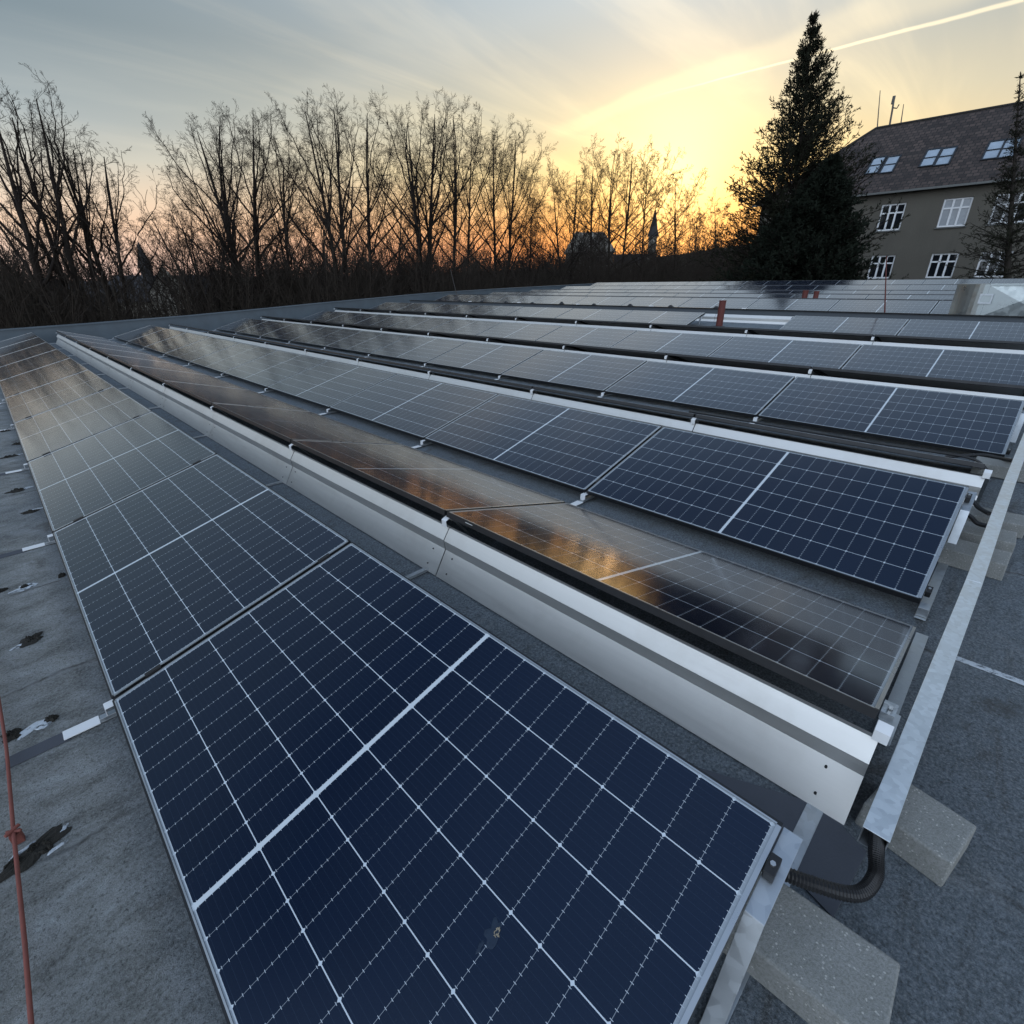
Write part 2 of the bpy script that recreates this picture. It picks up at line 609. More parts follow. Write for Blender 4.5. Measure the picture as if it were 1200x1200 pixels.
M = dict(
    cells=mat_cells(),
    lip=plain('silver_frame_lip', (.50, .52, .53), .32, .85, .08),
    frame=plain('black_anodised_frame', (.020, .021, .023), .42, .35, .2),
    backsheet=plain('white_backsheet', (.55, .55, .55), .6),
    galv=mat_galv('galvanised_steel', (.50, .53, .55), .40),
    tray=mat_galv('spangled_galvanised_tray', (.80, .85, .88), .36, 55, .82, .22),
    duct=mat_galv('dull_galvanised_duct', (.40, .44, .44), .34, 14, .9, .10),
    alu=mat_alu(),
    white=plain('white_coated_steel', (.78, .79, .79), .45, .1, .06),
    mat_=plain('grey_rubber_mat', (.060, .066, .080), .8, 0, .2, 20, .3),
    black=plain('black_plastic', (.012, .012, .013), .45, 0, .3),
    blackm=plain('black_steel', (.02, .02, .021), .35, .6, .3),
    bolt=plain('bright_bolt_steel', (.55, .55, .54), .3, .95),
    roof=mat_roof(),
    conc=mat_concrete(),
    rust=plain('rusty_red_wire', (.20, .060, .045), .75, .1, .35, 30, .3),
    redpipe=plain('oxide_red_pipe', (.105, .022, .016), .7, 0, .35, 9, .2),
    dark_hole=plain('black_mossy_blister', (.018, .016, .012), .95, 0, .6, 30, .8),
    puddle=mat_flake(),
    cap=plain('blue_grey_sheet_coping', (.095, .12, .14), .5, .2, .3, 3),
    felt=plain('dark_felt_upstand', (.055, .065, .075), .8, 0, .3, 3, .4),
    bark=mat_bark('winter_bark', (.016, .0125, .0105), (.036, .028, .023)),
    brush=mat_bark('dark_brushwood', (.021, .017, .0135), (.058, .046, .036)),
    needle=mat_bark('conifer_needles', (.010, .012, .007), (.024, .025, .014)),
    needle2=mat_bark('yew_needles', (.006, .009, .006), (.014, .018, .011)),
    larch=mat_bark('larch_twigs', (.022, .019, .016), (.045, .038, .032)),
    ground=mat_bark('winter_grass_and_leaves', (.030, .028, .018), (.055, .048, .030)),
    tiles=mat_tiles(),
    wall=mat_render(),
    winframe=plain('white_painted_wood', (.72, .73, .74), .5, 0, .05),
    pane=mat_glass('dark_window_glass'),
    skypane=mat_glass('skylight_glass', (.30, .36, .42), .12),
    darkmetal=plain('dark_sheet_metal', (.035, .038, .042), .5, .5),
    gutter=plain('grey_gutter', (.12, .125, .12), .5, .3),
    pale_pane=plain('pane_painted_sky_reflection', (.30, .32, .34), .25, 0, .35, 1.5),  # sky reflection put into the pane colour of one house window
    villa=plain('cream_stucco', (.22, .20, .165), .9, 0, .25, .6),
    slate=plain('dark_slate', (.035, .033, .035), .8, 0, .3, 1),
    mast=plain('grey_mast', (.09, .085, .08), .5, .5),
    dirt=plain('dried_dropping', (.30, .26, .19), .9, 0, .5, 120),
    smear=plain('thin_grey_smear', (.006, .018, .040), .4, 0, .4, 60),
    label=plain('paper_label', (.75, .75, .72), .6, 0, .05),
)

# ------------------------------------------------------------------ ground and the flat roof we stand on
GZ = -7.5


def grid_sheet(name, xs, ys, fz, mat):
    b = MB()
    nx, ny = len(xs), len(ys)
    b.v = [(x_, y_, fz(x_, y_)) for y_ in ys for x_ in xs]
    for j in range(ny - 1):
        for i in range(nx - 1):
            b.f.append((j * nx + i, j * nx + i + 1, (j + 1) * nx + i + 1, (j + 1) * nx + i))
            b.mi.append(0)
    return b.build(name, mat, smooth=True)


def ground_z(x_, y_):
    r = math.hypot(x_, y_)
    a = math.degrees(math.atan2(x_, y_))
    top = np.interp(a, [-180, -20, 5, 30, 50, 62, 70, 100, 180], [.006, .006, .006, .012, .022, .040, .055, .05, .006])
    k = min(1, max(0, (r - 70) / 130))
    k = k * k * (3 - 2 * k)
    return GZ + k * (7.5 + 1.57 + top * 200) * (1 if r < 2000 else 1)


xs = sorted(set([-1500, -700, -300] + list(range(-200, 321, 20)) + [400, 700, 1500]))
ys = sorted(set([-1500, -700, -300] + list(range(-100, 321, 20)) + [400, 700, 1500]))
structure(grid_sheet('ground', xs, ys, ground_z, M['ground']))

RX = [-30, 3, 4.5, 6, 9, 12, 13.5, 15.5, 16.6, 19.6, 22.6, 25.6, 28.6, 30.2]
RZ = [0, 0, .028, .073, .197, .43, .56, .63, .655, .705, .765, .905, 1.075, 1.12]


def rz(x_):
    return float(np.interp(x_, RX, RZ))


FAR_Y = 21.75
b = MB()
xr = [-30, -8, -3, -1, 0, 1, 2, 3] + RX[2:]
yr = [-14, -6, -2, 0, 2, 5, 10, 16, FAR_Y]
nx = len(xr)
b.v = [(x_, y_, rz(x_)) for y_ in yr for x_ in xr]
for j in range(len(yr) - 1):
    for i in range(nx - 1):
        b.f.append((j * nx + i, j * nx + i + 1, (j + 1) * nx + i + 1, (j + 1) * nx + i))
        b.mi.append(0)
# walls of the hall below
for (xa, ya, xb, yb) in ((-30, -14, 30.2, -14), (30.2, -14, 30.2, FAR_Y), (30.2, FAR_Y, -30, FAR_Y), (-30, FAR_Y, -30, -14)):
    b.poly([(xa, ya, GZ), (xb, yb, GZ), (xb, yb, -.35), (xa, ya, -.35)], 1)
structure(b.build('flat_roof', [M['roof'], M['wall']]))

# parapet along the far side, with its sheet coping
PXX = [-30, .4, 2.4, 3.6, 5.3, 7.8, 10.7, 13.6, 15, 16.8, 22, 30.2]
PZZ = [.45, .45, .50, .54, .59, .71, .86, .99, 1.06, 1.13, 1.25, 1.40]
par = empty('parapet', (0, FAR_Y, 0), 'low grey parapet with sheet coping along the far edge of the roof under the trees', 'parapet wall')
b, c = MB(), MB()
for i in range(len(PXX) - 1):
    x0, x1 = PXX[i], PXX[i + 1]
    z0, z1 = PZZ[i] - .03, PZZ[i + 1] - .03
    b.hexa([(x0, 0, rz(x0) - .3), (x1, 0, rz(x1) - .3), (x1, .28, rz(x1) - .3), (x0, .28, rz(x0) - .3), (x0, 0, z0), (x1, 0, z1), (x1, .28, z1), (x0, .28, z0)])
    c.hexa([(x0, -.03, z0), (x1, -.03, z1), (x1, .32, z1), (x0, .32, z0), (x0, -.03, z0 + .035), (x1, -.03, z1 + .035), (x1, .32, z1 + .035), (x0, .32, z0 + .035)])
b.build('upstand', M['cap'], par)
c.build('coping', M['cap'], par)
ek = empty('roof_edge_kerb', (30.2, 0, 1.12), 'thin dark kerb closing the roof behind the farthest panel row', 'roof kerb')
MB().box(-.25, 0, -14, FAR_Y, -.1, .13).build('kerb', M['felt'], ek)
MB().box(-.28, .04, -14, FAR_Y, .132, .16).build('coping', M['darkmetal'], ek)

# ------------------------------------------------------------------ solar panels
PW, PL, PITCH, TILT = 1.134, 2.094, 2.114, R(15)
DROW = {}


def panel_proto():
    root = empty('solar_panel', (0, 0, 0), 'x', 'solar panel', 'framed solar panels on the roof')
    f = MB()
    hw, hl, hh = PW / 2, PL / 2, .030
    lipw = .011
    # long and short rails of the frame: dark sides, silver lip
    f.box(-hw, -hw + .030, -hl, hl, -hh, -.002, 0)
    f.box(hw - .030, hw, -hl, hl, -hh, -.002, 0)
    f.box(-hw + .030, hw - .030, -hl, -hl + .030, -hh, -.002, 0)
    f.box(-hw + .030, hw - .030, hl - .030, hl, -hh, -.002, 0)
    ls = .0045
    f.box(-hw, -hw + lipw, -hl, hl, -.002, .0010, 0)
    f.box(hw - lipw, hw, -hl, hl, -.002, .0010, 0)
    f.box(-hw + lipw - ls, -hw + lipw, -hl + lipw, hl - lipw, .0010, .0016, 1)
    f.box(hw - lipw, hw - lipw + ls, -hl + lipw, hl - lipw, .0010, .0016, 1)
    f.box(-hw + lipw, hw - lipw, -hl, -hl + lipw, -.002, .0015, 1)
    f.box(-hw + lipw, hw - lipw, hl - lipw * .5, hl, -.002, .0015, 0)
    f.box(-hw + lipw, hw - lipw, hl - lipw, hl - lipw * .5, -.002, .0016, 1)
    f.build('frame', [M['frame'], M['lip']], root)
    g = MB()
    g.box(-hw + lipw, hw - lipw, -hl + lipw, hl - lipw, -.0018, -.0006, 0)
    g.build('glazed_cells', M['cells'], root)
    s = MB()
    s.box(-hw + .031, hw - .031, -hl + .031, hl - .031, -.0052, -.004, 0)
    s.build('backsheet', M['backsheet'], root)
    return root


# name, low-edge x, height of the low edge, direction (+1 rises with x), y of the near end, how to say it
ROWS = [
    (1, -.083, .073, 1, .102, 'dark blue panel in the nearest row'),
    (2, 2.662, .084, -1, .022, 'brown-glinting panel behind the near silver deflector'),
    (3, 2.926, .092, 1, .048, 'blue panel in the second blue row'),
    (4, 5.66, .108, -1, .02, 'edge-on panel behind the second blue row'),
    (5, 5.947, .153, 1, -.070, 'blue panel in the third blue row'),
    (6, 8.70, .212, -1, -.07, 'edge-on panel behind the third blue row'),
    (7, 9.001, .277, 1, -.072, 'grey-blue panel in the fourth blue row'),
    (8, 11.68, .398, -1, -.10, 'edge-on panel behind the fourth blue row'),
    (9, 11.946, .510, 1, -.160, 'grey-blue panel in the gapped fifth blue row'),
    (11, 15.505, .735, 1, -.1, 'pale panel in the row right behind the grey curb'),
    (12, 18.255, .742, -1, -.1, 'edge-on panel behind the row right after the grey curb'),
    (13, 18.505, .785, 1, -.1, 'pale panel two rows behind the grey curb'),
    (14, 21.255, .792, -1, -.1, 'edge-on panel behind the row two past the grey curb'),
    (15, 21.505, .845, 1, -.1, 'pale panel three rows behind the grey curb'),
    (16, 24.255, .852, -1, -.1, 'edge-on panel behind the row three past the grey curb'),
    (17, 24.505, .985, 1, -.1, 'pale panel in the last row but one'),
    (18, 27.255, .992, -1, -.1, 'edge-on panel just before the farthest row'),
    (19, 27.505, 1.155, 1, -.1, 'pale panel in the farthest row'),
]
proto = panel_proto()
used = False
for (ri, xl, zl, sg, y0, say) in ROWS:
    xh, zh = xl + sg * PW * math.cos(TILT), zl + PW * math.sin(TILT)
    DROW[ri] = (xl, zl, xh, zh, y0, sg)
    cnt = 0
    for k in range(10):
        if ri == 9 and k == 2:
            continue
        o = proto if not used else copy_tree(proto)
        used = True
        o.location = ((xl + xh) / 2, y0 + k * PITCH + PL / 2, (zl + zh) / 2)
        jig = random.uniform(-.0022, .0022)
        o.rotation_euler = (random.uniform(-.0014, .0014), -sg * TILT + jig, random.uniform(-.0006, .0006))
        if ri == 9:
            pos = ORD[k] + ' from the duct end' if k < 2 else ORD[9 - k] + ' from the parapet'
        elif k < 5 or k == 9:
            pos = ORD[k] + ' from the tray end' if k < 9 else 'last before the far parapet'
        else:
            pos = ORD[9 - k] + ' from the parapet'
        tag(o, say + ', ' + pos, 'solar panel', 'framed solar panels on the roof')

# paper label on the side of one frame, bird dropping on the nearest panel
xl, zl, xh, zh, y0, sg = DROW[2]
MB().box(xh - .0035, xh - .0005, y0 + 1.87, y0 + 1.93, zh - .022, zh - .010).build('sticker', M['label'])
sticker = bpy.data.objects['sticker']
tag(sticker, 'small white paper sticker on the dark frame edge above the silver deflector', 'sticker')


def on_row1(px, py):
    """where a sight line meets the first row's plane"""
    xl, zl, xh, zh, y0, sg = DROW[1]
    n = Vector((-math.sin(TILT), 0, math.cos(TILT)))
    p0 = Vector((xl, 0, zl))
    dr = ray(px, py)
    o = Vector((0, 0, CAMZ))
    t = (p0 - o).dot(n) / dr.dot(n)
    return o + dr * t, n


def blob(b, cx, cy, rx, ry, h, n=18, seed=0, rough=.3, rot=0.0, mi=0, plane=None):
    """an irregular low mound"""
    rr = random.Random(seed)
    rings = [(1.0, 0.0), (.8, .7), (.45, 1.0)]
    ph = [(rr.uniform(0, 6.3), rr.uniform(.3, 1)) for _ in range(5)]
    rad = [1 + rough * sum(a_ * math.sin((k_ + 2) * 2 * PI * q / n + p_) for k_, (p_, a_) in enumerate(ph)) * .75 for q in range(n)]
    i0 = len(b.v)
    for (s, hh) in rings:
        for q in range(n):
            a = 2 * PI * q / n
            s2 = s * rad[q] * (1 + rr.uniform(-.05, .05))
            X, Y = rx * s2 * math.cos(a), ry * s2 * math.sin(a)
            X, Y = X * math.cos(rot) - Y * math.sin(rot), X * math.sin(rot) + Y * math.cos(rot)
            b.v.append((cx + X, cy + Y, h * hh * (1 + rr.uniform(-.35, .35))))
    b.v.append((cx, cy, h * .9))
    for r_ in range(2):
        for q in range(n):
            q2 = (q + 1) % n
            b.f.append((i0 + r_ * n + q, i0 + r_ * n + q2, i0 + (r_ + 1) * n + q2, i0 + (r_ + 1) * n + q))
            b.mi.append(mi)
    for q in range(n):
        b.f.append((i0 + 2 * n + q, i0 + 2 * n + (q + 1) % n, i0 + 3 * n))
        b.mi.append(mi)
    return b


p, n = on_row1(583, 1093)
dr = empty('bird_dropping', p + n * .0008, 'dried pale bird dropping with a grey smear on the nearest panel', 'bird dropping', rot=(0, -TILT, 0))
b = MB()
for i in range(9):
    blob(b, random.uniform(-.008, .008), random.uniform(-.008, .008), .0032, .0024, .002, 8, i, .5, random.uniform(0, 3))
b.build('crust', M['dirt'], dr)
b = MB()
blob(b, -.008, .006, .026, .017, .0003, 24, 4, .25, .4)
blob(b, -.045, .012, .014, .005, .0003, 16, 7, .3, .2)
b.build('smear', M['smear'], dr)

# ------------------------------------------------------------------ silver wind deflectors behind the away-tilted rows
dset = empty('wind_deflector', (0, 0, 0), 'x', 'wind deflector', 'folded metal wind deflectors')
PROF = [(-.112, .008), (-.026, .150), (-.034, .212), (.012, .277), (.028, .278)]
b = MB()
b.sheet(PROF, .004, PITCH - .004, -.0018)
b.build('folded_sheet', M['alu'], dset)
for (yy, zz, xx) in ((.10, .045, -.0905), (.10, .125, -.0425), (PITCH - .08, .045, -.0905), (PITCH - .08, .125, -.0425)):
    q = MB()
    q.cyl((xx - .004, yy, zz), (xx + .004, yy, zz), .0042, 10)
    q.build('rivet', M['blackm'], dset)
used = False
DSAY = {2: 'along the near side of the brown-glinting row', 4: 'behind the second blue row', 6: 'behind the third blue row', 8: 'behind the fourth blue row', 10: 'behind the fifth blue row'}
for ri in (2, 4, 6, 8, 10):
    if ri == 10:
        xh, y0 = 13.62, -.16
    else:
        xl, zl, xh, zh, y0, sg = DROW[ri]
    for k in range(10):
        o = dset if not used else copy_tree(dset)
        used = True
        z_ = rz(xh) + {2: 0, 4: .005, 6: -.02, 8: -.02, 10: -.10}[ri]
        o.location = (xh - .012, y0 - .03 + k * PITCH, z_)
        if ri == 2 or ri == 4:
            o.rotation_euler = (0, random.uniform(-.006, .006), 0)
        tag(o, 'silver deflector ' + DSAY[ri] + ', ' + (ORD[k] + ' from the tray' if k < 5 else ORD[9 - k] + ' from the parapet'), 'wind deflector', 'folded metal wind deflectors')

# ------------------------------------------------------------------ mounting frames under every panel joint


def mount_odd(end=False, foot_out=.17):
    """base rail, Z-foot under the low edge, leaning leg under the high edge; local x=0 at the low edge, z=0 on the roof"""
    root = empty('mounting_frame', (0, 0, 0), 'x', 'mounting frame', 'metal mounting frames under the panel joints')
    xh, zh = PW * math.cos(TILT), .08 + PW * math.sin(TILT)
    b = MB()
    b.box(-.055, 1.62, -.024, .024, .004, .007, 0)
    if not end:
        b.box(-.055, 1.62, -.024, -.021, .0072, .022, 0)
    b.build('base_rail', M['galv'], root, bevel=.001)
    if not end:
        MB().box(-foot_out, -.057, -.027, .027, .004, .009).build('foot_bar', M['white'], root, bevel=.001)
    b = MB()
    b.sheet([(-.032, .009), (-.030, .054), (.03, .058)], -.022, .022, -.003)
    b.build('low_foot', M['white'] if not end else M['galv'], root, bevel=.001)
    b = MB()
    cs, sn = math.cos(TILT), math.sin(TILT)
    top = (xh + .012, zh - .030)
    bend = (xh - .20, zh - .030 - .212 * sn / cs)
    b.sheet([(xh - .335, .012), bend, top], -.022, .022, -.003)
    b.build('rear_leg', M['galv'], root, bevel=.001)
    if end:
        for (s, ln) in ((.10, .05), (PW - .10, .05)):
            b = MB()
            cx, cz = s * cs, .08 + s * sn
            b.hexa([(cx - ln * cs / 2, -.004, cz - .030 - ln * sn / 2), (cx + ln * cs / 2, -.004, cz - .030 + ln * sn / 2), (cx + ln * cs / 2, .020, cz - .030 + ln * sn / 2), (cx - ln * cs / 2, .020, cz - .030 - ln * sn / 2),
                    (cx - ln * cs / 2 - .008, -.004, cz + .004 - ln * sn / 2), (cx + ln * cs / 2 - .008, -.004, cz + .004 + ln * sn / 2), (cx + ln * cs / 2 - .008, .020, cz + .004 + ln * sn / 2), (cx - ln * cs / 2 - .008, .020, cz + .004 - ln * sn / 2)])
            cl = b.build('end_clamp', M['black'], root, bevel=.002)
            q = MB()
            q.cyl((cx - .008, .008, cz + .004), (cx - .0095, .008, cz + .011), .0065, 6)
            q.build('bolt', M['bolt'], cl)
    else:
        for s in (.16, PW - .16):
            b = MB()
            cx, cz = s * cs, .08 + s * sn
            b.hexa([(cx - .03, -.009, cz - .028), (cx + .03, -.009, cz - .012), (cx + .03, .009, cz - .012), (cx - .03, .009, cz - .028),
                    (cx - .03, -.009, cz - .006), (cx + .03, -.009, cz + .010), (cx + .03, .009, cz + .010), (cx - .03, .009, cz - .006)])
            b.build('joint_clamp', M['black'], root)
    return root


ODDSAY = {1: 'the nearest row', 3: 'the second blue row', 5: 'the third blue row', 7: 'the fourth blue row', 9: 'the fifth blue row'}
inner, endp = mount_odd(False), mount_odd(True)
ui = ue = False
for ri in (1, 3, 5, 7, 9):
    xl, zl, xh, zh, y0, sg = DROW[ri]
    for k in range(11):
        if k == 0:
            o = endp if not ue else copy_tree(endp)
            ue = True
            yy = y0 - .024
        else:
            o = inner if not ui else copy_tree(inner)
            ui = True
            yy = y0 + k * PITCH - .010 if k < 10 else y0 + k * PITCH + .012
        o.location = (xl, yy, max(zl - .08, rz(xl) + .0015))
        lab = ('open galvanised end frame of ' + ODDSAY[ri] + ' beside the cable tray') if k == 0 else ('metal leg under ' + ODDSAY[ri] + ', ' + ((ORD[k - 1] + ' joint from the cable tray') if k < 6 else (ORD[10 - k] + ' joint from the parapet')))
        tag(o, lab, 'mounting frame', 'metal mounting frames under the panel joints')
# rubber mats under the feet of the first row
for k in range(1, 5):
    y_ = DROW[1][4] + k * PITCH - .010
    o = MB().box(-.42, -.235, y_ - .033, y_ + .033, .001, .0035).build('rubber_mat', M['mat_'], bevel=.001)
    tag(o, ['flat grey rubber mat beside the red wire at the first panel joint', 'grey rubber mat at the second joint of the nearest row', 'grey rubber mat at the third joint of the nearest row', 'grey rubber mat at the fourth joint of the nearest row'][k - 1], 'rubber mat', 'mats under the feet of the nearest row')


def mount_even():
    """post and bright clip at the high edge; local x=0 at the high edge, z=0 on the roof, slopes down with x"""
    root = empty('high_side_post', (0, 0, 0), 'x', 'mounting post', 'posts with bright clips at the high edges')
    b = MB()
    b.sheet([(.30, .010), (.05, .300), (.02, .318)], -.022, .022, -.003)
    b.build('post', M['galv'], root)
    b = MB()
    b.sheet([(-.020, .285), (-.022, .325), (.012, .340)], -.020, .020, -.003)
    b.build('clip', M['white'], root)
    b = MB()
    b.sheet([(-.062, .003), (-.062, .030), (-.045, .085)], .02, .06, -.002)
    b.build('deflector_foot', M['galv'], root)
    return root


mp_ = mount_even()
ue = False
EVSAY = {2: 'the brown-glinting row', 4: 'the edge-on row behind the second blue row', 6: 'the edge-on row behind the third blue row', 8: 'the edge-on row behind the fourth blue row'}
for ri in (2, 4, 6, 8):
    xl, zl, xh, zh, y0, sg = DROW[ri]
    for k in range(11):
        o = mp_ if not ue else copy_tree(mp_)
        ue = True
        o.location = (xh, y0 + k * PITCH - .010 + (-.018 if k == 0 else 0), zh - .377)
        lab = 'clip post under ' + EVSAY[ri] + ', ' + ('at the cable tray end' if k == 0 else (ORD[k - 1] + ' joint from the tray' if k < 6 else ORD[10 - k] + ' joint from the parapet'))
        tag(o, lab, 'mounting post', 'posts with bright clips at the high edges')

# folded end bracket of the brown-glinting row
xl, zl, xh, zh, y0, sg = DROW[2]
eb = empty('end_bracket', (xh, y0 - .028, 0), 'galvanised end bracket with a silver clamp at the near corner of the brown-glinting row', 'end bracket')
b = MB()
b.sheet([(-.012, .285), (-.012, .322), (.10, .322), (.34, .012), (1.18, .012)], -.026, .022, -.003)
b.build('bent_strap', M['galv'], eb, bevel=.001)
b = MB()
b.sheet([(.04, .325), (.04, .352), (.06, .352), (.06, .372), (.078, .372)], -.012, .024, -.003)
cl = b.build('clamp', M['galv'], eb)
q = MB()
q.cyl((.055, .004, .350), (.055, .004, .366), .007, 6)
q.build('bolt', M['bolt'], cl)

# ------------------------------------------------------------------ cable tray along the row ends
TZ = .225
tr = empty('cable_tray', (1.28, -.07, TZ), 'long bright galvanised cable tray with a lid running past the row ends', 'cable tray')
ta = [(1.275, -.040), (3.02, -.080), (4.75, -.105), (7.1, -.150), (9.6, -.20)]
hgt = [TZ, TZ + .006, TZ + .035, TZ + .10, TZ + .20]
for i in range(len(ta) - 1):
    (xa, ya), (xb, yb) = ta[i], ta[i + 1]
    za, zb = hgt[i], hgt[i + 1]
    wd, hh = .062, .060
    xb2 = xb - .003
    b = MB()

    def bar(o0, o1, z0, z1):
        b.hexa([(xa - 1.28, ya + o0 + .07, za - TZ + z0), (xb2 - 1.28, yb + o0 + .07, zb - TZ + z0), (xb2 - 1.28, yb + o1 + .07, zb - TZ + z0), (xa - 1.28, ya + o1 + .07, za - TZ + z0),
                (xa - 1.28, ya + o0 + .07, za - TZ + z1), (xb2 - 1.28, yb + o0 + .07, zb - TZ + z1), (xb2 - 1.28, yb + o1 + .07, zb - TZ + z1), (xa - 1.28, ya + o1 + .07, za - TZ + z1)])
    bar(-wd, 0, -.003, 0)
    lid = b.build('lid', M['tray'], tr, bevel=.0012)
    b = MB()
    bar(-wd + .001, -wd + .004, -hh, -.0032)
    bar(-.004, -.001, -hh, -.0032)
    bar(-wd + .001, -.001, -hh - .003, -hh - .0002)
    b.build('channel', M['galv'], tr)


def hose(pts, r, name, label, cat, group=None, ribs=True, n=70):
    """ribbed conduit through control points"""
    P = [Vector(p_) for p_ in pts]
    path = []
    ctrl = [P[0]] + P + [P[-1]]
    seg = len(P) - 1
    for s in range(seg):
        p0, p1, p2, p3 = ctrl[s:s + 4]
        m_ = max(4, n // seg)
        for j in range(m_):
            t = j / m_
            path.append(.5 * ((2 * p1) + (p2 - p0) * t + (2 * p0 - 5 * p1 + 4 * p2 - p3) * t * t + (3 * p1 - p0 - 3 * p2 + p3) * t ** 3))
    path.append(P[-1])
    rs = [r * (1.0 if (i % 2 == 0 or not ribs) else .86) for i in range(len(path))]
    b = MB()
    b.tube(path, rs, 12)
    o = b.build(name, M['black'], smooth=not ribs)
    return tag(o, label, cat, group)


hose([(.98, .30, .16), (1.03, .12, .165), (1.075, .01, .160), (1.13, -.075, .155), (1.20, -.098, .165), (1.252, -.085, .186), (1.31, -.074, .192)], .019, 'corrugated_conduit', 'thick black corrugated conduit curving from the nearest row into the open tray end', 'cable conduit', 'black conduits into the tray', True, 150)
xl4 = DROW[4]
hose([(4.45, .25, .22), (4.42, .05, .20), (4.36, -.03, .16), (4.25, -.09, .17)], .014, 'cable_conduit', 'black conduit dropping to the tray behind the second blue row', 'cable conduit', 'black conduits into the tray', True, 60)
hose([(4.10, .2, .20), (4.06, .02, .20), (4.02, -.05, .17), (3.98, -.1, .18)], .014, 'cable_conduit', 'black conduit at the rear leg of the second blue row', 'cable conduit', 'black conduits into the tray', True, 60)
hose([(5.75, .3, .10), (5.78, .08, .16), (5.74, -.04, .17), (5.6, -.13, .20)], .016, 'cable_conduit', 'black conduit at the low corner of the third blue row', 'cable conduit', 'black conduits into the tray', True, 60)
xh4, zh4 = xl4[2], xl4[3]
hose([(xh4 + .25, 2.3, .352), (xh4 + .16, 1.7, .378), (xh4 + .22, 1.2, .36), (xh4 + .12, .75, .386), (xh4 + .10, .35, .40), (xh4 + .05, .1, .41), (xh4 + .02, .0, .36)], .009, 'loose_cable', 'loose black cable lying over the panels behind the second blue row', 'cable', None, False, 60)
tagc = bpy.data.objects['loose_cable']

# ------------------------------------------------------------------ concrete ballast blocks and loose pieces at the near ends


def block(x0, x1, y0, y1, z0, h, label, rot=0.0, name='concrete_block'):
    cx, cy = (x0 + x1) / 2, (y0 + y1) / 2
    a, c_ = (x1 - x0) / 2, (y1 - y0) / 2
    b = MB()
    e = .006
    b.hexa([(-a, -c_, 0), (a, -c_, 0), (a, c_, 0), (-a, c_, 0), (-a + .004, -c_ + .004, h), (a - .004, -c_ + .004, h), (a - .004, c_ - .004, h), (-a + .004, c_ - .004, h)])
    o = b.build(name, M['conc'], bevel=e)
    o.location = (cx, cy, z0)
    o.rotation_euler = (0, 0, rot)
    return tag(o, label, 'concrete block', 'concrete ballast blocks by the tray')


block(1.455, 1.655, -.27, -.04, .001, .100, 'grey concrete block under the cable tray beside the end of the silver deflector', R(-11))
block(.86, 1.075, -.20, .30, .001, .100, 'mossy concrete block under the rear leg of the nearest row', R(2))
p = at(1160, 650, z=.03)
block(3.62, 3.84, -.24, .20, .012, .10, 'concrete block under the tray beside the end frame of the second blue row', R(-2))
block(3.95, 4.17, -.25, .20, .02, .10, 'lower of two concrete blocks at the tray behind the second blue row', R(1))
block(4.30, 4.52, -.28, .20, .03, .09, 'concrete block with a conduit over it behind the second blue row', R(3))
block(5.50, 5.72, -.30, .10, .065, .10, 'concrete block beside the low corner of the third blue row', R(0))
o = MB().box(2.645, 2.68, -.62, -.13, .0015, .005).build('flat_strip', M['puddle'], bevel=.001)
tag(o, 'pale speckled flat strip lying on the roof right of the tray', 'flat strip')
o = MB()
o.hexa([(1.14, -.055, .0015), (1.40, -.075, .0015), (1.47, .06, .0015), (1.30, .46, .0015), (1.14, -.055, .0075), (1.40, -.075, .0075), (1.47, .06, .0075), (1.30, .46, .0075)])
o = o.build('rubber_mat', M['mat_'], bevel=.001)
tag(o, 'large dark rubber mat on the roof under the corrugated conduit', 'rubber mat')
# ------------------------------------------------------------------ the strip of old felt at the foot of the first row


def damage(px, py, rx, ry, rot, seed, label, flakes, name='felt_blister'):
    c_ = at(px, py, z=0.002)
    root = empty(name, c_, label, 'roof damage', 'burst blisters in the old felt')
    b = MB()
    blob(b, 0, 0, rx * 1.1, ry * 1.1, .006, 40, seed, .2, rot)
    rr = random.Random(seed)
    for i in range(14):
        blob(b, rr.uniform(-rx, rx) * .6, rr.uniform(-ry, ry) * .6, rr.uniform(.006, .016), rr.uniform(.004, .01), rr.uniform(.008, .015), 9, i + seed, .4, rr.uniform(0, 3))
    b.build('dark_core', M['dark_hole'], root)
    b = MB()
    for (fx, fy, fr, fs, fro) in flakes:
        blob(b, fx, fy, fr * 1.25, fs * 1.25, .0034, 40, seed + 9, .22, fro)
    if flakes:
        b.build('pale_flake', M['puddle'], root)
    return root


damage(38, 1000, .085, .035, R(20), 1, 'long torn black blister with pale rim under the red wire', [(.075, .022, .020, .006, 1.1), (.055, -.032, .022, .005, .3), (-.02, .032, .03, .005, .3)])
damage(36, 750, .045, .040, R(15), 2, 'round black mossy blister left of the second panel', [(-.045, -.02, .020, .012, .6)])
damage(60, 843, .018, .015, 0, 3, 'blue-white scraped patch above the rubber mat at the first joint', [(-.045, -.005, .048, .024, .25)])
damage(14, 862, .030, .030, R(20), 6, 'brown clod on the old felt at the left edge beside the scraped patch', [])
damage(72, 675, .014, .022, 0, 4, 'black tuft against the low edge of the second panel', [])
damage(30, 688, .008, .006, 0, 5, 'pale blue scraped patch left of the second panel', [(0, 0, .042, .032, .2)])
damage(2, 692, .022, .02, 0, 8, 'small dark blister at the left edge of the roof felt', [])
damage(35, 600, .05, .03, 0, 9, 'dark blister beside the third panel of the nearest row', [(.04, .03, .03, .02, .3)])
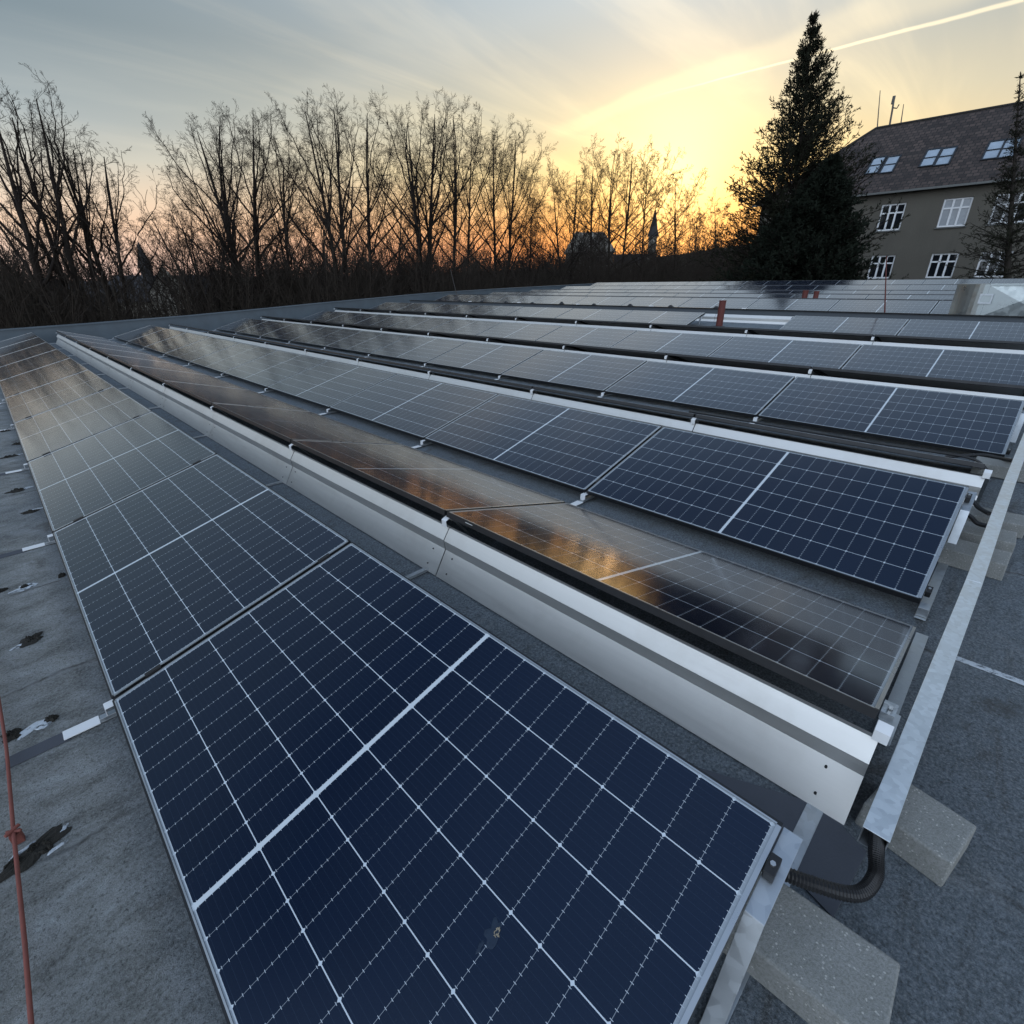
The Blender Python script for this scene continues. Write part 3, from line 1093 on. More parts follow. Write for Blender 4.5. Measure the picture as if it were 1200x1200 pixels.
for i, (px, py) in enumerate(((20, 575), (12, 535), (22, 520), (6, 505))):
    damage(px, py, .06, .04, .2, 20 + i, ['dark wet blister by the low edge of the third panel', 'wet blister left of the fourth panel', 'dark blister close to the fourth panel', 'small far blister by the fifth panel'][i], [(.05, .02, .05, .015, .3)])

# rusty lightning conductor wire with its holder
lw = empty('lightning_wire', (-.4, 1.8, 0), 'rusty red lightning conductor wire along the left edge of the roof', 'conductor wire')
pts = [(-.405 + .4, 1.0 - 1.8, .035), (-.403 + .4, -.4, .032), (-.402 + .4, .0, .045), (-.405 + .4, .45, .030), (-.425 + .4, 1.2, .03), (-.45 + .4, 3.2, .03), (-.50 + .4, 8.0, .03), (-.55 + .4, 19.6, .03)]
b = MB()
b.tube(pts, .0055, 10)
b.build('wire', M['rust'], lw, smooth=True)
b = MB()
b.box(-.016, .012, -.012, .012, -.0, .04)
b.tube([(-.02, -.01, .052), (.014, .012, .052)], .006, 8)
b.tube([(-.018, .012, .047), (.016, -.012, .047)], .005, 8)
b.build('holder', M['rust'], lw, bevel=.002)

# ------------------------------------------------------------------ things standing among the far rows
rc = empty('roof_curb', (14.0, 0, 0), 'low grey felt-covered curb along the roof behind the fifth blue row', 'roof curb')
b = MB()
b.hexa([(-.1, -14, .4), (1.3, -14, .4), (1.3, 20.6, .4), (-.1, 20.6, .4), (.05, -14, .845), (1.25, -14, .80), (1.25, 20.6, .80), (.05, 20.6, .845)])
b.build('upstand', M['felt'], rc)
b = MB()
b.box(.0, .055, -14, 20.6, .8465, .862)
b.build('edge_bar', M['blackm'], rc)
for k in range(9):
    y_ = 17.2 - k * 1.35
    q = MB()
    s = random.uniform(.05, .09)
    q.hexa([(.08, y_ - .09, .846), (.20, y_ - .09, .846), (.20, y_ + .09, .846), (.08, y_ + .09, .846), (.12, y_ - .02, .846 + s), (.15, y_ - .02, .846 + s), (.15, y_ + .02, .846 + s), (.12, y_ + .02, .846 + s)])
    o = q.build('cable_holder', M['black'])
    o.location = (14.0, 0, 0)
    tag(o, 'small black wire holder on the grey curb, ' + ORD[k] + ' from the parapet end', 'wire holder', 'wire holders along the grey curb')
for k in range(5):
    y_ = 16.4 - k * 2.7
    o = MB().box(-.03, .05, y_ - .05, y_ + .05, .864, .885).build('steel_clip', M['white'])
    o.location = (14.0, 0, 0)
    tag(o, 'small bright clip on the edge of the grey curb, ' + ORD[k] + ' from the parapet end', 'clip', 'bright clips along the grey curb')


def pipe(px, py0, py1, x_, wpx, label):
    a, t = at(px, py0, x=x_), at(px, py1, x=x_)
    dist = (a - Vector((0, 0, CAMZ))).dot(FV)
    r = wpx / FPX * dist / 2
    zb = rz(x_) - .02
    root = empty('vent_pipe', (x_, a.y, zb), label, 'vent pipe', 'red-brown vent pipes')
    MB().cyl((0, 0, 0), (0, 0, t.z - zb), r, 18).build('pipe', M['redpipe'], root, smooth=False)
    MB().cyl((0, 0, 0), (0, 0, .05), r * 1.7, 18).build('flashing', M['felt'], root)
    q = MB()
    q.cyl((0, 0, t.z - zb), (0, 0, t.z - zb + .02), r * 1.08, 18)
    q.build('rim', M['redpipe'], root)
    return root


pipe(842.5, 383, 353, 12.75, 7.5, 'tall red-brown vent pipe in the gap left by the missing panel')
pipe(942, 352, 341, 17.4, 6, 'short red-brown vent pipe behind the grey curb, left of a pair')
pipe(955, 352, 342, 17.4, 5.5, 'short red-brown vent pipe behind the grey curb, right of a pair')


def rod(px, x_=None, y_=None, py0=0, py1=0, px1=None, r=.012, label='', m_='mast'):
    a = at(px, py0, x=x_, y=y_)
    t = at(px1 if px1 else px, py1, x=x_, y=y_)
    b = MB()
    b.tube([(0, 0, 0), (t.x - a.x, t.y - a.y, t.z - a.z)], [r, r * .55], 8)
    q = b.build('lightning_rod', M[m_])
    q.location = a
    return tag(q, label, 'lightning rod', 'thin rods and masts')


rod(1036.5, x_=14.2, py0=374, py1=300, px1=1039, r=.016, label='thin dark red lightning rod standing on the grey curb before the grey house', m_='redpipe')
rod(535, y_=21.3, py0=345, py1=316, px1=528, r=.022, label='thin leaning rod on the parapet below the tall bare trees')

# galvanised duct
hv = empty('ventilation_duct', (14.25, 1.6, .80), 'galvanised ventilation duct with rounded end and cross-creased side, on the roof curb', 'ventilation duct')
pts = []
for i in range(13):
    a = PI * .5 * i / 12
    pts.append((.95 - .95 * math.sin(a) + 0.0, -.58 + .58 * math.cos(a) if False else -.62 * (1 - math.cos(a)) - .02 * i / 12))
# plan outline: rounded nose at the left, then straight flank running to the right (towards -y)
nose = [(.95 - .95 * math.cos(PI * .5 * (1 - i / 12)), -.0 - .60 * (1 - math.sin(PI * .5 * (1 - i / 12)))) for i in range(13)]
b = MB()
H = .615
for i in range(12):
    (xa, ya), (xb, yb) = nose[i], nose[i + 1]
    b.poly([(xa, ya, .02), (xb, yb, .02), (xb, yb, H), (xa, ya, H)])
b.poly([(x_, y_, H) for x_, y_ in nose] + [(.95, -.60, H)])
for f in b.f:
    pass
b.build('rounded_end', M['duct'], hv, smooth=False)
b = MB()
ya, yb = -.604, -3.4
x0 = .003
cx, cy, cz = -.045, (ya - 1.75) / 2 - .05, H * .52


def crossed(y0_, y1_):
    cc = (x0 - .03, (y0_ + y1_) / 2, H * .5)
    q = [(x0, y0_, .02), (x0, y1_, .02), (x0, y1_, H - .03), (x0, y0_, H - .03)]
    for i in range(4):
        b.poly([q[i], q[(i + 1) % 4], cc])


crossed(ya, ya - 1.0)
crossed(ya - 1.003, ya - 2.0)
crossed(ya - 2.003, ya - 3.0)
b.box(x0 + .002, 1.1, ya - 3.0, ya, .022, H)
b.box(x0 - .03, x0 + .0, ya - 3.0, ya + .0, H - .028, H + .01)
b.build('duct_body', M['duct'], hv)
b = MB()
for (z0, z1, y0_, y1_) in ((.26, .29, -.70, -.50), (.41, .44, -.70, -.50), (.29, .41, -.70, -.675), (.29, .41, -.525, -.50)):
    b.box(-.045, -.012, y0_, y1_, z0, z1)
hat = b.build('inspection_hatch', M['galv'], hv)
MB().box(-.030, -.010, -.675, -.525, .29, .41).build('hatch_glass', M['duct'], hat)
MB().box(-.02, 1.0, ya - 3.0, -.05, -.10, .018).build('base_frame', M['black'], hv)

# ------------------------------------------------------------------ the grey house on the right
BX, EZ = 52.0, 1.57 + 5.97
RXX, RZZ = 58.0, 12.85
hy = 14.8
hb = empty('grey_house', (BX, 0, GZ), 'grey-brown rendered house with old tiled hip roof beyond the roof on the right', 'house')


def hp(x_, y_, z_):
    return (x_ - BX, y_, z_ - GZ)


WIN = [  # y left, y right, z bottom, z top, columns
    (11.62, 10.06, 4.82, 6.62, 3), (7.82, 6.18, 4.82, 6.62, 3), (4.95, 3.05, 4.82, 6.62, 3),
    (11.42, 9.84, 1.45, 3.10, 3), (7.58, 5.98, 1.45, 3.10, 3), (4.75, 3.05, 1.45, 3.10, 3)]
b = MB()
L0, L1 = 20.8, -14.0
# wall with real openings: strips around each window band
zs = [GZ, 1.45, 3.10, 4.82, 6.62, EZ]
for bi in range(5):
    z0, z1 = zs[bi], zs[bi + 1]
    ws = sorted([wn_ for wn_ in WIN if abs(wn_[2] - z0) < .01], key=lambda q: -q[0])
    ycur = L0
    for wn_ in ws:
        b.poly([hp(BX, ycur, z0), hp(BX, wn_[0], z0), hp(BX, wn_[0], z1), hp(BX, ycur, z1)])
        ycur = wn_[1]
    b.poly([hp(BX, ycur, z0), hp(BX, L1, z0), hp(BX, L1, z1), hp(BX, ycur, z1)])
b.poly([hp(BX, L0, GZ), hp(BX, L0, EZ), hp(BX + 12, L0, EZ), hp(BX + 12, L0, GZ)])
b.poly([hp(BX + 12, L0, GZ), hp(BX + 12, L0, EZ), hp(BX + 12, L1, EZ), hp(BX + 12, L1, GZ)])
for (ya, yb, z0, z1, nc) in WIN:   # reveals
    dp = .16
    b.poly([hp(BX, ya, z0), hp(BX + dp, ya, z0), hp(BX + dp, ya, z1), hp(BX, ya, z1)])
    b.poly([hp(BX, yb, z0), hp(BX, yb, z1), hp(BX + dp, yb, z1), hp(BX + dp, yb, z0)])
    b.poly([hp(BX, ya, z1), hp(BX + dp, ya, z1), hp(BX + dp, yb, z1), hp(BX, yb, z1)])
    b.poly([hp(BX, ya, z0), hp(BX, yb, z0), hp(BX + dp, yb, z0), hp(BX + dp, ya, z0)])
b.build('wall', M['wall'], hb)
for wi, (ya, yb, z0, z1, nc) in enumerate(WIN):
    f = MB()
    xo = .10
    fw_ = .10

    def fr(y0_, y1_, za, zb, dx=0.0):
        f.box(xo - dx, xo + .06, y1_, y0_, za - GZ, zb - GZ)
    fr(ya, ya - fw_, z0, z1)
    fr(yb + fw_, yb, z0, z1)
    fr(ya - fw_, yb + fw_, z0, z0 + fw_)
    fr(ya - fw_, yb + fw_, z1 - fw_, z1)
    zt = z0 + (z1 - z0) * .66
    iw = (ya - yb - 2 * fw_)
    for c_ in range(nc):
        if c_:
            yc = ya - fw_ - iw * c_ / nc
            fr(yc + .06, yc - .06, z0 + fw_, z1 - fw_, .012)
        y1_ = ya - fw_ - iw * c_ / nc - (.06 if c_ else 0)
        y2_ = ya - fw_ - iw * (c_ + 1) / nc + (.06 if c_ < nc - 1 else 0)
        fr(y1_, y2_, zt - .05, zt + .05, .006)
    wo = f.build('window', M['winframe'], hb)
    g = MB()
    g.poly([(xo + .045, ya - .05, z0 - GZ + .05), (xo + .045, yb + .05, z0 - GZ + .05), (xo + .045, yb + .05, z1 - GZ - .05), (xo + .045, ya - .05, z1 - GZ - .05)][::-1])
    g.build('pane', M['pane'] if wi != 1 else M['pale_pane'], wo)
    g = MB()
    g.box(-.10, .05, yb - .08, ya + .08, z0 - GZ - .09, z0 - GZ - .02)
    g.build('sill', M['gutter'], wo)
# roof with uv for the tiles
me = bpy.data.meshes.new('roof')
ov = .45
A, B_ = hp(BX - ov, L0 + ov, EZ - .12), hp(BX - ov, L1, EZ - .12)
Rg0, Rg1 = hp(RXX, hy, RZZ), hp(RXX, L1, RZZ)
D_, E_ = hp(BX + 12 + ov, L0 + ov, EZ - .12), hp(BX + 12 + ov, L1, EZ - .12)
me.from_pydata([A, B_, Rg1, Rg0, D_, E_], [], [(0, 1, 2, 3), (4, 0, 3), (5, 4, 3, 2)])
uvl = me.uv_layers.new(name='UVMap')
sl_ = math.hypot(RXX - BX + ov, RZZ - EZ)
uvs = [(A[1], 0), (B_[1], 0), (Rg1[1], sl_), (Rg0[1], sl_), (0, 0), (12.9, 0), (6.4, sl_), (E_[1], 0), (D_[1], 0), (Rg0[1], sl_), (Rg1[1], sl_)]
for i, uvc in enumerate(uvs):
    uvl.data[i].uv = uvc
me.materials.append(M['tiles'])
ro = bpy.data.objects.new('roof', me)
C.objects.link(ro)
ro.parent = hb
b = MB()
b.box(-.62, -.45, L1, L0 + .6, EZ - GZ - .26, EZ - GZ - .13)
b.box(-.44, .0, L1, L0, EZ - GZ - .22, EZ - GZ - .18)
b.build('gutter', M['gutter'], hb)
b = MB()
b.tube([Rg0, Rg1], .11, 8)
b.tube([Rg0, A], .11, 8)
b.build('ridge_tiles', M['tiles'], ro)


def roofpt(y_, s):
    """a point on the house's front slope, s metres up from the eave"""
    t = s / sl_
    return Vector((A[0] + (Rg0[0] - A[0]) * t, y_, A[2] + (Rg0[2] - A[2]) * t))


nrm = Vector((-(RZZ - EZ), 0, RXX - BX + ov)).normalized()
up_ = (roofpt(0, 1) - roofpt(0, 0)).normalized()
for (px, py) in ((1026, 195), (1043, 194), (1090, 186), (1108, 184.5), (1164, 177), (1183, 175)):
    # meet the slope
    dr_ = ray(px, py)
    o_ = Vector((0, 0, CAMZ)) - Vector((BX, 0, GZ))
    t = (Vector(A) - o_).dot(nrm) / dr_.dot(nrm)
    ctr = o_ + dr_ * t
    hw_, hh_ = .47, 1.02
    f = MB()

    def rect(y0_, y1_, s0, s1, h0, h1, bb):
        P8 = []
        for h_ in (h0, h1):
            for (yy, ss) in ((y1_, s0), (y0_, s0), (y0_, s1), (y1_, s1)):
                P8.append(tuple(ctr + Vector((0, yy, 0)) + up_ * ss + nrm * h_))
        bb.hexa(P8)
    for (y0_, y1_, s0, s1) in ((-hw_, -hw_ + .1, -hh_, hh_), (hw_ - .1, hw_, -hh_, hh_), (-hw_ + .1, hw_ - .1, -hh_, -hh_ + .1), (-hw_ + .1, hw_ - .1, hh_ - .1, hh_), (-hw_ + .1, hw_ - .1, -.04, .04)):
        rect(y0_, y1_, s0, s1, .0, .12, f)
    sk = f.build('skylight', M['darkmetal'], ro)
    g = MB()
    rect(-hw_ + .09, hw_ - .09, -hh_ + .09, hh_ - .09, .02, .07, g)
    g.build('pane', M['skypane'], sk)
# masts on the ridge
for (px0, py0, px1, py1, lab) in ((1028, 150, 1031.5, 106, 'thin lightning rod at the left end of the grey house ridge'), (1055.5, 146, 1059, 122, 'short thin rod on the grey house ridge right of the antenna')):
    rod(px0, x_=58.0, py0=py0, py1=py1, px1=px1, r=.045, label=lab)
a = at(1043, 146, x=58.0)
t = at(1048, 114, x=58.0)
am = empty('antenna_mast', a, 'antenna mast with stubby side aerial on the grey house ridge', 'antenna')
b = MB()
tt = t - a
b.tube([(0, 0, -.3), tuple(tt * .5), tuple(tt)], .07, 8)
b.build('pole', M['mast'], am)
b = MB()
b.box(-.06, .06, tt.y - .08, tt.y + .12, tt.z - .45, tt.z + .1)
b.tube([(0, tt.y * .7, tt.z * .62), (0, tt.y * .7 - .32, tt.z * .57), (0, tt.y * .7 - .42, tt.z * .70)], .05, 6)
b.build('aerial', M['mast'], am, bevel=.03)


# ------------------------------------------------------------------ distant houses in the wood
def small_house(name, base, wd, dp, ht, rh, yaw, label, wall, turret=False, roofm=None):
    root = empty(name, base, label, 'house', None, (0, 0, yaw))
    b = MB()
    b.box(-wd / 2, wd / 2, -dp / 2, dp / 2, 0, ht)
    if turret:
        b.box(-wd * .12, wd * .22, -dp / 2 - .5, -dp / 2 - .003, 0, ht + .8)
        b.poly([(-wd * .12, -dp / 2 - .5, ht + .8), (wd * .22, -dp / 2 - .5, ht + .8), (wd * .05, -dp / 2 - .5, ht + 3.4)])
    b.build('wall', wall, root)
    b = MB()
    e = .4
    b.poly([(-wd / 2 - e, -dp / 2 - e, ht - .1), (wd / 2 + e, -dp / 2 - e, ht - .1), (wd / 2 - 1.2, 0, ht + rh), (-wd / 2 + 1.2, 0, ht + rh)])
    b.poly([(wd / 2 + e, dp / 2 + e, ht - .1), (-wd / 2 - e, dp / 2 + e, ht - .1), (-wd / 2 + 1.2, 0, ht + rh), (wd / 2 - 1.2, 0, ht + rh)])
    b.poly([(wd / 2 + e, -dp / 2 - e, ht - .1), (wd / 2 + e, dp / 2 + e, ht - .1), (wd / 2 - 1.2, 0, ht + rh)])
    b.poly([(-wd / 2 - e, dp / 2 + e, ht - .1), (-wd / 2 - e, -dp / 2 - e, ht - .1), (-wd / 2 + 1.2, 0, ht + rh)])
    r_ = b.build('roof', roofm or M['slate'], root)
    if turret:
        b = MB()
        cx = wd * .05
        b.poly([(cx - .16 * wd - .3, -dp / 2 - .7, ht + .7), (cx, -dp / 2 - .7, ht + 3.6), (cx, 0, ht + 3.6), (cx - .16 * wd - .3, 0, ht + .7)])
        b.poly([(cx + .18 * wd + .3, -dp / 2 - .7, ht + .7), (cx + .18 * wd + .3, 0, ht + .7), (cx, 0, ht + 3.6), (cx, -dp / 2 - .7, ht + 3.6)])
        b.build('gable_roof', M['slate'], r_)
        b = MB()
        k = 8
        sx, sy = cx - 1.6, -dp / 2 + .4
        b.tube([(sx, sy, ht + 1), (sx, sy, ht + 3.3)], .55, 8)
        b.tube([(sx, sy, ht + 3.3), (sx, sy, ht + 5.8)], [.7, .03], 8)
        b.build('turret', M['slate'], root)
        b = MB()
        b.cyl((cx, -dp / 2 - .54, ht + 1.9), (cx, -dp / 2 - .49, ht + 1.9), .45, 14)
        b.build('round_window', M['pane'], root)
    nfl = 3
    for fl in range(nfl):
        for i in range(4):
            x_ = -wd * .36 + wd * .24 * i
            yy = -dp / 2 - .04
            if turret and -wd * .16 < x_ < wd * .26:
                yy -= .52
            z_ = ht - 2.4 - fl * 3.0
            if z_ < .5:
                continue
            f = MB()
            for q in ((x_ - .55, x_ - .42, z_, z_ + 1.6), (x_ + .42, x_ + .55, z_, z_ + 1.6), (x_ - .42, x_ + .42, z_, z_ + .13), (x_ - .42, x_ + .42, z_ + 1.47, z_ + 1.6)):
                f.box(q[0], q[1], yy, yy + .08, q[2], q[3])
            wo = f.build('window', M['villa'], root)
            g = MB()
            g.box(x_ - .42, x_ + .42, yy + .03, yy + .06, z_ + .13, z_ + 1.47)
            g.build('pane', M['pane'], wo)
    return root


p = at(171, 335, y=74)
small_house('villa', (p.x + 1.7, 74, -11.6), 11.0, 9, 11.7, 2.6, R(-14), 'cream villa with a gable, round window and pointed turret behind the trees', M['villa'], True)
p = at(118, 332, y=80)
small_house('house', (p.x - 1, 84, -10), 10, 8, 9.2, 3.0, R(5), 'dark-roofed house left of the cream villa behind the trunks', M['wall'])
p = at(690, 300, y=66)
ez_, rg_ = at(690, 296, y=66).z, at(690, 272, y=66).z
small_house('hall', (p.x, 66, -4), 8, 6, ez_ + 4, rg_ - ez_, R(-40), 'pale-roofed hall half hidden behind trees under the sunset', M['wall'], roofm=M['villa'])
p = at(764, 290, y=75)
ct = empty('church', (p.x, 75, -4), 'church with a pointed tower and long dark roof behind the trees', 'church', None, (0, 0, R(-55)))
top = at(764, 244, y=75).z + 4
b = MB()
b.box(-.95, .95, -.95, .95, 0, top * .72)
b.box(-9, -.953, -2.5, 2.5, 0, top * .44)
b.build('wall', M['villa'], ct)
b = MB()
b.tube([(0, 0, top * .72), (0, 0, top * .78), (0, 0, top)], [1.45, 1.05, .04], 4)
z0 = top * .44
b.poly([(-9.3, -2.9, z0), (-1.0, -2.9, z0), (-1.0, 0, z0 + 2.2), (-9.3, 0, z0 + 2.2)])
b.poly([(-1.0, 2.9, z0), (-9.3, 2.9, z0), (-9.3, 0, z0 + 2.2), (-1.0, 0, z0 + 2.2)])
b.poly([(-9.3, 2.9, z0), (-9.3, -2.9, z0), (-9.3, 0, z0 + 2.2)])
b.build('roof', M['slate'], ct)


# ------------------------------------------------------------------ bare trees
def unit(v):
    return v / np.maximum(np.linalg.norm(v, axis=-1, keepdims=True), 1e-9)


def rot_about(v, axis, ang):
    c_, s_ = np.cos(ang)[:, None], np.sin(ang)[:, None]
    return v * c_ + np.cross(axis, v) * s_ + axis * (np.sum(axis * v, -1, keepdims=True)) * (1 - c_)


def extend(start, dirs, lens, n, trop, wob, g):
    """polylines [N, n+1, 3] that wander and bend towards the light"""
    N = len(start)
    pts = np.empty((N, n + 1, 3))
    pts[:, 0] = start
    dcur = unit(dirs)
    st = (lens / n)[:, None]
    upv = np.array([0, 0, 1.0])
    for i in range(n):
        dcur = unit(dcur + g.normal(0, wob, (N, 3)) + upv * trop)
        pts[:, i + 1] = pts[:, i] + dcur * st
    return pts


def children(pts, rad, lens, m, t0, t1, a0, a1, ratio, n, trop, wob, g, rr, tip=.35):
    N, S1, _ = pts.shape
    S = S1 - 1
    t = np.tile(np.linspace(t0, t1, m)[None], (N, 1)) + g.uniform(-.5, .5, (N, m)) * (t1 - t0) / m
    t = np.clip(t, .02, .995).reshape(-1)
    idx = np.repeat(np.arange(N), m)
    f = t * S
    i = np.minimum(f.astype(int), S - 1)
    fr_ = (f - i)[:, None]
    p_ = pts[idx, i] * (1 - fr_) + pts[idx, i + 1] * fr_
    tan = unit(pts[idx, i + 1] - pts[idx, i])
    ax = unit(np.cross(tan, g.normal(0, 1, tan.shape)))
    dirs = rot_about(tan, ax, g.uniform(a0, a1, len(t)))
    ln = lens[idx] * ratio * (1.15 - .6 * t) * g.uniform(.7, 1.25, len(t))
    r0 = (rad[idx, i] * (1 - fr_[:, 0]) + rad[idx, i + 1] * fr_[:, 0]) * rr
    cp = extend(p_, dirs, ln, n, trop, wob, g)
    cr = r0[:, None] * np.linspace(1, tip, n + 1)[None]
    return cp, cr, ln


def tubes(levels, minr):
    V, F = [], []
    base = 0
    for (pts, rad, k) in levels:
        N, S1, _ = pts.shape
        rad = np.maximum(rad, minr)
        tan = np.empty_like(pts)
        tan[:, 1:-1] = pts[:, 2:] - pts[:, :-2]
        tan[:, 0] = pts[:, 1] - pts[:, 0]
        tan[:, -1] = pts[:, -1] - pts[:, -2]
        tan = unit(tan)
        ref = np.where(np.abs(tan[..., 2:3]) < .8, np.array([0, 0, 1.0]), np.array([1.0, 0, 0]))
        a = unit(np.cross(tan, ref))
        bb = np.cross(a, tan)
        an = np.arange(k) * 2 * PI / k
        ring = pts[:, :, None] + rad[:, :, None, None] * (a[:, :, None] * np.cos(an)[None, None, :, None] + bb[:, :, None] * np.sin(an)[None, None, :, None])
        V.append(ring.reshape(-1, 3))
        i = np.arange(N)[:, None, None] * (S1 * k) + np.arange(S1 - 1)[None, :, None] * k
        q = np.arange(k)[None, None]
        q2 = (np.arange(k) + 1)[None, None] % k
        quad = np.stack([i + q, i + q2, i + k + q2, i + k + q], -1).reshape(-1, 4) + base
        F.append(quad)
        base += N * S1 * k
    return np.concatenate(V), np.concatenate(F)


def mesh_quads(name, V, F, mat, smooth=False):
    me = bpy.data.meshes.new(name)
    nv, nf, k = len(V), len(F), F.shape[1]
    me.vertices.add(nv)
    me.vertices.foreach_set('co', V.astype(np.float32).ravel())
    me.loops.add(nf * k)
    me.loops.foreach_set('vertex_index', F.astype(np.int32).ravel())
    me.polygons.add(nf)
    me.polygons.foreach_set('loop_start', np.arange(0, nf * k, k, dtype=np.int32))
    me.polygons.foreach_set('loop_total', np.full(nf, k, dtype=np.int32))
    if smooth:
        me.polygons.foreach_set('use_smooth', np.ones(nf, dtype=bool))
    me.materials.append(mat)
    me.update(calc_edges=True)
    return me


def bez(p0, p1, p2, p3, n):
    t = np.linspace(0, 1, n + 1)[:, None]
    return (1 - t) ** 3 * p0 + 3 * (1 - t) ** 2 * t * p1 + 3 * (1 - t) * t * t * p2 + t ** 3 * p3


def bare_tree(tops, tr, halfw, g, limbs=6, fork=.5, dens=1.0, minr=.0048):
    """tops: crown tops (relative to the base) of one or more leaders; limbs rise in a vase to a rounded crown"""
    lv_t, lv_c = [], []
    LP, LR, LL = [], [], []
    for (tx, ty, tz) in tops:
        H_ = math.sqrt(tx * tx + ty * ty + tz * tz)
        n = 12
        tt = np.linspace(0, 1, n + 1)
        bow = g.normal(0, .30, 2)
        P_ = np.stack([tx * tt ** 1.3 + bow[0] * np.sin(tt * PI), ty * tt + bow[1] * np.sin(tt * PI), tz * .95 * tt], -1)
        P_[1:-1, :2] += np.cumsum(g.normal(0, .04, (n - 1, 2)), 0)
        rd = tr * np.clip(1 - tt, 0, 1) ** .8 * .95 + .012
        lv_t.append((P_[None], rd[None], 7))
        LP.append(bez(P_[5], P_[7], P_[9], P_[12], 12)[None])
        LR.append(np.interp(np.linspace(.42, 1, 13), tt, rd)[None])
        LL.append(H_ * .5)
        nl_ = limbs + 4
        cz, vz = tz * (.5 + fork * .5) * .93, tz * (1 - (.5 + fork * .5) * .93)
        for k in range(nl_):
            u = (k + .5) / nl_
            phi = (.12 + 1.35 * u ** .75) + g.uniform(-.1, .1)       # angle from the crown's top
            az = 2.4 * k + g.uniform(-.4, .4)
            f = np.clip(.80 - (.80 - fork) * u + g.uniform(-.04, .04), fork, .82)
            i0 = int(f * n)
            fr_ = f * n - i0
            p0 = P_[i0] * (1 - fr_) + P_[min(i0 + 1, n)] * fr_
            rr = halfw * 1.25 * math.sin(phi) * g.uniform(.85, 1.1)
            out = np.array([math.cos(az), math.sin(az), 0])
            zt = max(cz + vz * math.cos(phi) * g.uniform(.93, 1.0), p0[2] + .8)
            p3 = np.array([tx * zt / tz, ty * zt / tz, 0]) + out * rr + np.array([0, 0, zt])
            L_ = np.linalg.norm(p3 - p0)
            q1 = p0 + (p3 - p0) * .30 + np.array([0, 0, -.02 * L_])
            q2 = p3 - np.array([0, 0, .30 * L_]) - out * rr * .10
            B_ = bez(p0, q1, q2, p3, 12)
            B_[2:] += np.cumsum(g.normal(0, .045, (11, 3)), 0)
            LP.append(B_[None])
            LR.append((np.interp(f, tt, rd) * .60 * np.linspace(1, .10, 13) + .005)[None])
            LL.append(L_)
    LP, LR, LL = np.concatenate(LP), np.concatenate(LR), np.array(LL)
    lv_c.append((LP, LR, 6))
    c2, r2, l2 = children(LP, LR, np.minimum(LL, 6.5), int(12 * dens), .36, .985, R(26), R(56), .31, 7, .012, .08, g, .40, .25)
    lv_c.append((c2, r2, 4))
    c3, r3, l3 = children(c2, r2, l2, int(8 * dens), .12, .98, R(28), R(58), .46, 5, .015, .08, g, .50, .35)
    lv_c.append((c3, r3, 3))
    c4, r4, l4 = children(c3, r3, l3, 7, .12, .98, R(22), R(55), .55, 3, .015, .09, g, .6, .5)
    lv_c.append((c4, r4, 3))
    return tubes(lv_t, .02), tubes(lv_c, minr)


def place_tree(i, pxb, leaders, y_, tr, halfw, label, limbs=6, fork=.5):
    g = np.random.default_rng(100 + i)
    p_ = at(pxb, 332, y=y_)
    base = Vector((p_.x, y_, ground_z(p_.x, y_)))
    tops = []
    for (px, py) in leaders:
        t_ = at(px, py, y=y_ + float(g.uniform(-.8, .8)))
        tops.append(tuple(t_ - base))
    far_ = max(1.0, base.xy.length / 38.0)
    (tv, tf), (cv, cf) = bare_tree(tops, tr, halfw * far_ * (1.0 if i < 5 else 1.35), g, limbs, fork - (.0 if i < 5 else .04), (.62, .85, .78, .95)[0 if i < 5 else 1 + i % 3], .0043 * far_ ** .8)
    root = empty('bare_tree', base, label, 'tree', 'tall bare trees behind the parapet')
    for nm, v_, f_ in (('trunk', tv, tf), ('crown', cv, cf)):
        o_ = bpy.data.objects.new(nm, mesh_quads(nm, v_, f_, M['bark'], nm == 'trunk'))
        C.objects.link(o_)
        o_.parent = root


